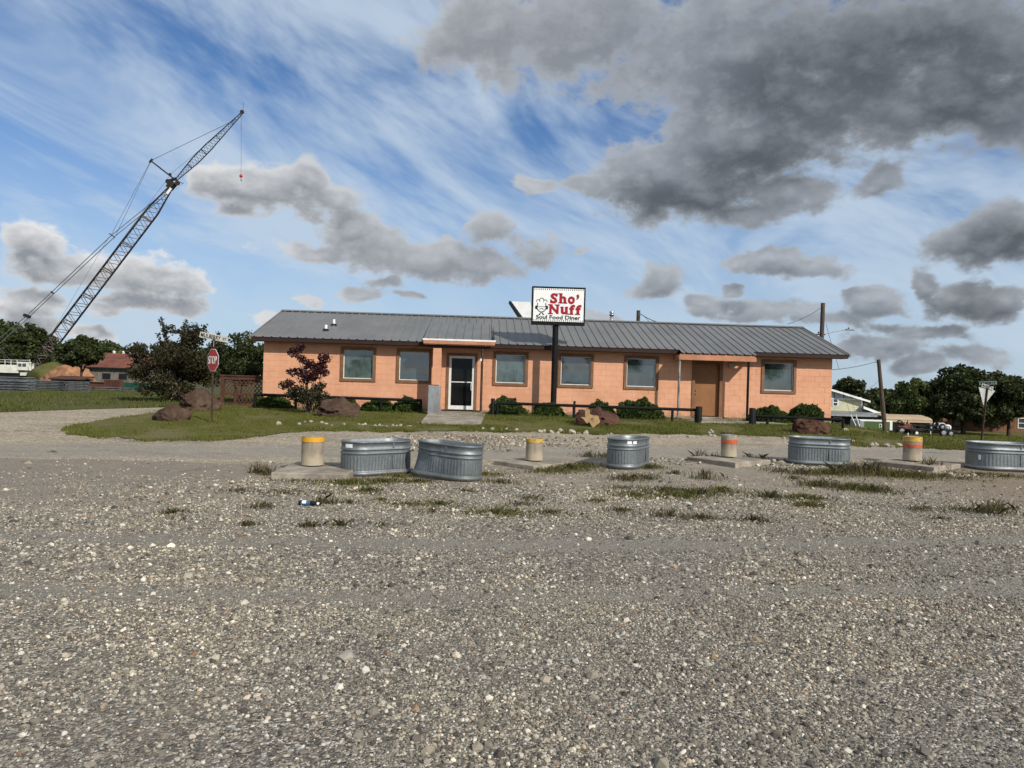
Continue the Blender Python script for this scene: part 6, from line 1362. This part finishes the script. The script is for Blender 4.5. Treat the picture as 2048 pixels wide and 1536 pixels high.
mb = MB(); mb.box((0, .8, zb + .66), (63 * kt, 1.62, .10), bev=.03); mb.build('roof', M_WHITE, trl)
mb = MB(); mb.box((-28 * kt, .8, zb + .32), (10 * kt, 1.63, .60), bev=.03); mb.build('nose', M_GALV_DULL, trl); mb = MB(); mb.box((28.5 * kt, .8, zb + .32), (6 * kt, 1.63, .60), bev=.03); mb.build('tail', M_WHITE, trl)
mb = MB(); mb.box((8 * kt, -.01, zb + .36), (.19, .02, .24)); wn = mb.build('window', M_WHITE, trl); mb = MB(); mb.box((8 * kt, -.026, zb + .36), (.11, .012, .16)); mb.build('pane', M_GLASSFAR, wn)
mb = MB(); mb.box((0, .8, zb - .02), (62 * kt, 1.4, .07)); mb.build('chassis', M_DARKMETAL, trl)
for x_ in (8, 22): wheel(trl, x_ * kt, .1, .2, .2)
mb = MB(); mb.tube((-31 * kt, .8, zb), (-46 * kt, .8, zb - .1), .04, n=6); mb.build('hitch', M_DARKMETAL, trl)
# brown implement
YI = 52.0; ki = YI / FPX; ib = base_at(1806, 865, YI); imp = thing('farm_implement', 'rusty brown farm machine between the green trailer and flat trailer', 'machine', ib); zt_ = at(1806, 841, YI).z - ib.z
M_IMP = mat('brown_machine', (0.13, 0.05, 0.03), 0.75, var=0.4, vscale=2)
mb = MB(); mb.box((0, 0, .5), (30 * ki, .7, .34), bev=.05); mb.box((6 * ki, 0, .72), (16 * ki, .5, .22), bev=.05); mb.build('hood', M_IMP, imp)
mb = MB(); mb.path([Vector((-13 * ki, 0, .2)), Vector((-14 * ki, 0, zt_ * .8)), Vector((-9 * ki, 0, zt_)), Vector((-2 * ki, 0, zt_ * .92))], .05, 6); mb.tube((10 * ki, .1, .7), (10 * ki, .1, zt_ + .05), .03, n=6); mb.box((-5 * ki, 0, .88), (.3, .4, .06)); mb.build('frame', M_DARKMETAL, imp)
mb = MB(); mb.box((-6 * ki, -.1, .22), (28 * ki, .5, .12)); mb.build('chassis', M_WHITE if False else M_DARKMETAL, imp)
wheel(imp, -9 * ki, -.4, .32, .32); wheel(imp, 11 * ki, -.4, .24, .24)
# flat trailer
fbp = base_at(1866, 868, 51); fl_ = thing('utility_trailer', 'long black flat trailer with a white wheel in front of the carport', 'trailer', fbp, rad(-2)); kf = 51 / FPX
mb = MB(); mb.box((0, .6, .40), (94 * kf, 1.5, .10)); mb.build('deck', M_DARKMETAL, fl_)
for y_ in (-.13, 1.33):
    mb = MB(); mb.tube((-45 * kf, y_, .72), (30 * kf, y_, .72), .03, n=6); mb.build('side_rail', M_DARKMETAL, fl_)
    for x_ in (-45, -20, 5, 30): mb = MB(); mb.tube((x_ * kf, y_, .42), (x_ * kf, y_, .74), .025, n=6); mb.build('stake', M_DARKMETAL, fl_)
wheel(fl_, -36 * kf, -.2, .20, .19, hub=M_WHITE); wheel(fl_, 16 * kf, -.25, .28, .28); wheel(fl_, 30 * kf, -.25, .24, .24)
mb = MB(); mb.tube((47 * kf, .6, .40), (62 * kf, .6, .25), .05, n=6); mb.build('tongue', M_DARKMETAL, fl_)
tp_ = base_at(1878, 868, 50.4); trc = thing('small_tractor', 'small dark tractor with white fenders on the flat trailer', 'tractor', tp_ + Vector((0, .5, .47)), rad(-3))
mb = MB(); mb.box((-.25, 0, .26), (.6, .3, .22), bev=.05); mb.build('hood', M_DARKMETAL, trc); mb = MB(); mb.box((.32, 0, .38), (.28, .5, .05), bev=.02); mb.box((.12, 0, .42), (.05, .3, .3)); mb.build('seat', M_DARKMETAL, trc)
for y_ in (-.33, .33):
    mb = MB(); mb.path([Vector((.1, y_, .36)), Vector((.2, y_, .46)), Vector((.4, y_, .47)), Vector((.54, y_, .38)), Vector((.58, y_, .28))], .035, 5); mb.build('fender', M_WHITE, trc)
    wheel(trc, .32, y_, .20, .2, .14); wheel(trc, -.42, y_ * .8, .12, .12, .1)
mb = MB(); mb.lathe([(0, 0), (.2, .02), (.25, .14), (.22, .28), (.1, .37), (0, .38)], 16); tag(mb.build('water_drum', M_WHITE, None, base_at(1905, 868, 50.8) + Vector((0, .6, .46))), 'white round drum at the right end of the flat trailer', 'drum')
# brick house under the oaks
YR = 66.0; kR = YR / FPX; rb_ = base_at(1960, 868, YR); brk = thing('brick_house', 'low brown brick house under the dark oaks', 'house', rb_, rad(-4)); x0, x1 = -72 * kR, 150 * kR; zE = 2.1
M_BRICK = mat('brown_brick', (0.19, 0.095, 0.05), 0.9, var=0.4, vscale=1.2, bump=0.4, c2=(0.10, 0.05, 0.03))
mb = MB(); mb.box2((x0, 0, -.3), (x1, 7, zE)); mb.build('wall', M_BRICK, brk)
mb = MB(); mb.add([(x0 - .5, -.7, zE - .05), (x1 + .5, -.7, zE - .05), (x1 - 1.5, 3.5, zE + 1.1), (x0 + 1.5, 3.5, zE + 1.1), (x1 + .5, 7.7, zE - .05), (x0 - .5, 7.7, zE - .05)], [(0, 1, 2, 3), (3, 2, 4, 5), (5, 0, 3), (1, 4, 2)]); mb.build('roof', mat('dark_shingle', (0.035, 0.04, 0.05), 0.85, var=0.3), brk)
for px, fm in ((1985, M_DARKMETAL), (2039, M_WHITE), (1915, M_DARKMETAL)): x_ = (px - 1960) * kR; far_window(brk, x_ - .3, x_ + .3, .45, 1.30, -.01, fm)
# ------------------------------------------------------------------ poles and wires
def wire(label, a, b_, sag=0.3, r=0.012):
    a, b_ = Vector(a), Vector(b_); pts = [a.lerp(b_, t / 10) - Vector((0, 0, 4 * sag * (t / 10) * (1 - t / 10))) - a for t in range(11)]; mb = MB(); mb.path(pts, r, 4)
    return tag(mb.build('overhead_wire', M_WIRE, None, a), label, 'wire')
YP = 36.0; up = at(1646, 606, YP); g_ = Hf(up.x, YP); pol = thing('utility_pole', 'tall wooden utility pole with a street lamp behind the diner roof', 'utility pole', (up.x, YP, g_)); hP = up.z - g_
mb = MB(); mb.tube((-.06, 0, -.2), (0, 0, hP), .13, .10, 12); mb.build('pole', M_WOODPOLE, pol)
q = lambda px, py: at(px, py, YP) - Vector((up.x, YP, g_))
mb = MB(); mb.path([q(1650, 668), q(1668, 663.5), q(1690, 660)], .022, 6); ar = mb.build('lamp_arm', M_GALV_DULL, pol)
mb = MB(); mb.box(q(1700, 659.5), (.42, .18, .07), bev=.02); lm_ = mb.build('lamp_head', M_GALV_DULL, ar); mb = MB(); mb.lathe([(.04, .02), (.04, .09), (0, .11)], 8, q(1697, 659)); mb.build('photocell', M_DARKMETAL, lm_)
mb = MB(); mb.box(q(1640, 669), (.5, .05, .06)); mb.lathe([(.03, 0), (.045, .05), (.02, .1)], 8, q(1637, 667)); mb.lathe([(.03, 0), (.045, .05), (.02, .1)], 8, q(1643, 668)); mb.build('bracket', M_DARKMETAL, pol)
wire('thin wire from the tall pole down behind the roof ridge', at(1645, 614, YP), at(1575, 648, 40), .1, .011); wire('guy wire sloping down right of the tall pole', at(1652, 648, YP), at(1678, 738, 40), .05, .010)
YP2 = 38.0; u2 = at(1277, 621, YP2); g2_ = Hf(u2.x, YP2); p2 = thing('utility_pole', 'short wooden pole top showing above the middle of the roof ridge', 'utility pole', (u2.x, YP2, g2_)); mb = MB(); mb.tube((0, 0, -.2), (0, 0, u2.z - g2_), .12, .10, 12); mb.build('pole', M_WOODPOLE, p2)
wire('drooping cable bundle right of the short pole top', at(1281, 628, YP2), at(1345, 650, 33), .12, .020); wire('second drooping cable below the cable bundle', at(1288, 632, YP2), at(1332, 648, 34), .25, .014)
YL = 50.0; lt = at(1757, 719, YL); lb_ = gnd(1772, 862); lb_ = base_at(1772, 862, YL); ln = thing('utility_pole', 'leaning brown pole beside the green trailer', 'utility pole', lb_); mb = MB(); mb.tube((0, 0, -.3), lt - lb_, .16, .12, 12); mb.build('pole', M_WOODPOLE, ln); mb = MB(); mb.tube(at(1750, 724, YL) - lb_, at(1759, 725, YL) - lb_, .03, n=6); mb.build('bracket', M_DARKMETAL, ln)
wire('slack wire from the leaning pole to the diner', at(1750, 724, YL), bw(21.0, 6.5, 2.7), .35, .016); wire('thin low wire left of the leaning pole', at(1759, 760, YL), at(1690, 790, 62), .4, .012)
for k, (a, b_, lbl) in enumerate((((1701, 829), (1717, 859), 'left of two leaning white guy-wire guards'), ((1711, 829), (1722, 858), 'right of two leaning white guy-wire guards'))):
    Yg = 44.0; pa, pb2 = at(*b_, Yg), at(*a, Yg); mb = MB(); mb.tube((0, 0, -.1), pb2 - pa, .035, n=8); o = mb.build('guy_guard', M_WHITE, None, pa); tag(o, lbl + ' by the cream house', 'guy wire'); mb = MB(); mb.tube(pb2 - pa, at(1682 + 14 * k, 770, 42) - pa, .008, n=4); mb.build('wire', M_WIRE, o)
sp_ = base_at(1816, 871, 40); mb = MB(); mb.box((0, 0, .14), (.05, .04, .4)); tag(mb.build('marker_stake', M_WHITE, None, sp_), 'thin white marker stake in the grass right of the trailers', 'stake')
# pale track through the right-hand grass
def strip(name, left, right):
    mb = MB(); n = len(left); vs = []
    for l, r in zip(left, right):
        a, b_ = gnd(*l), gnd(*r)
        for t in (0, .25, .5, .75, 1): q = a.lerp(b_, t); vs.append((q.x, q.y, Hf(q.x, q.y) + .034))
    mb.add(vs, [(i * 5 + j, (i + 1) * 5 + j, (i + 1) * 5 + j + 1, i * 5 + j + 1) for i in range(n - 1) for j in range(4)], True); return tag(mb.build(name, M_ROAD), kind='structure')
strip('dirt_track', [(1800, 873.5), (1822, 876), (1845, 880), (1870, 884.5), (1900, 888), (1960, 893), (2060, 899)], [(1801, 875), (1822, 879), (1845, 884.5), (1868, 892), (1900, 899), (1960, 905), (2060, 912)])
# trees across the street behind the viewer, mirrored in the windows
src = tree('oak_tree', 'open oak behind the viewer, mirrored in the fourth window from the left', Vector((9.5, -42, 0)), 8.5, 3.6, 61, L_DARK, n=7000, leaf=0.14, k=40, group='trees mirrored in the windows')
for x_, y_, s_, r_, w_ in ((19.5, -44, 1.15, 1.3, 'fifth'), (38.0, -40, 1.0, 2.5, 'sixth'), (-20.0, -43, 0.75, 4.0, 'first'), (-13.5, -56, .8, 5.1, 'second')):
    c = copy_tree(src); c.location = (x_, y_, 0); c.scale = (s_,) * 3; c.rotation_euler = (0, 0, r_); c['label'] = 'oak behind the viewer, mirrored in the %s window from the left' % w_
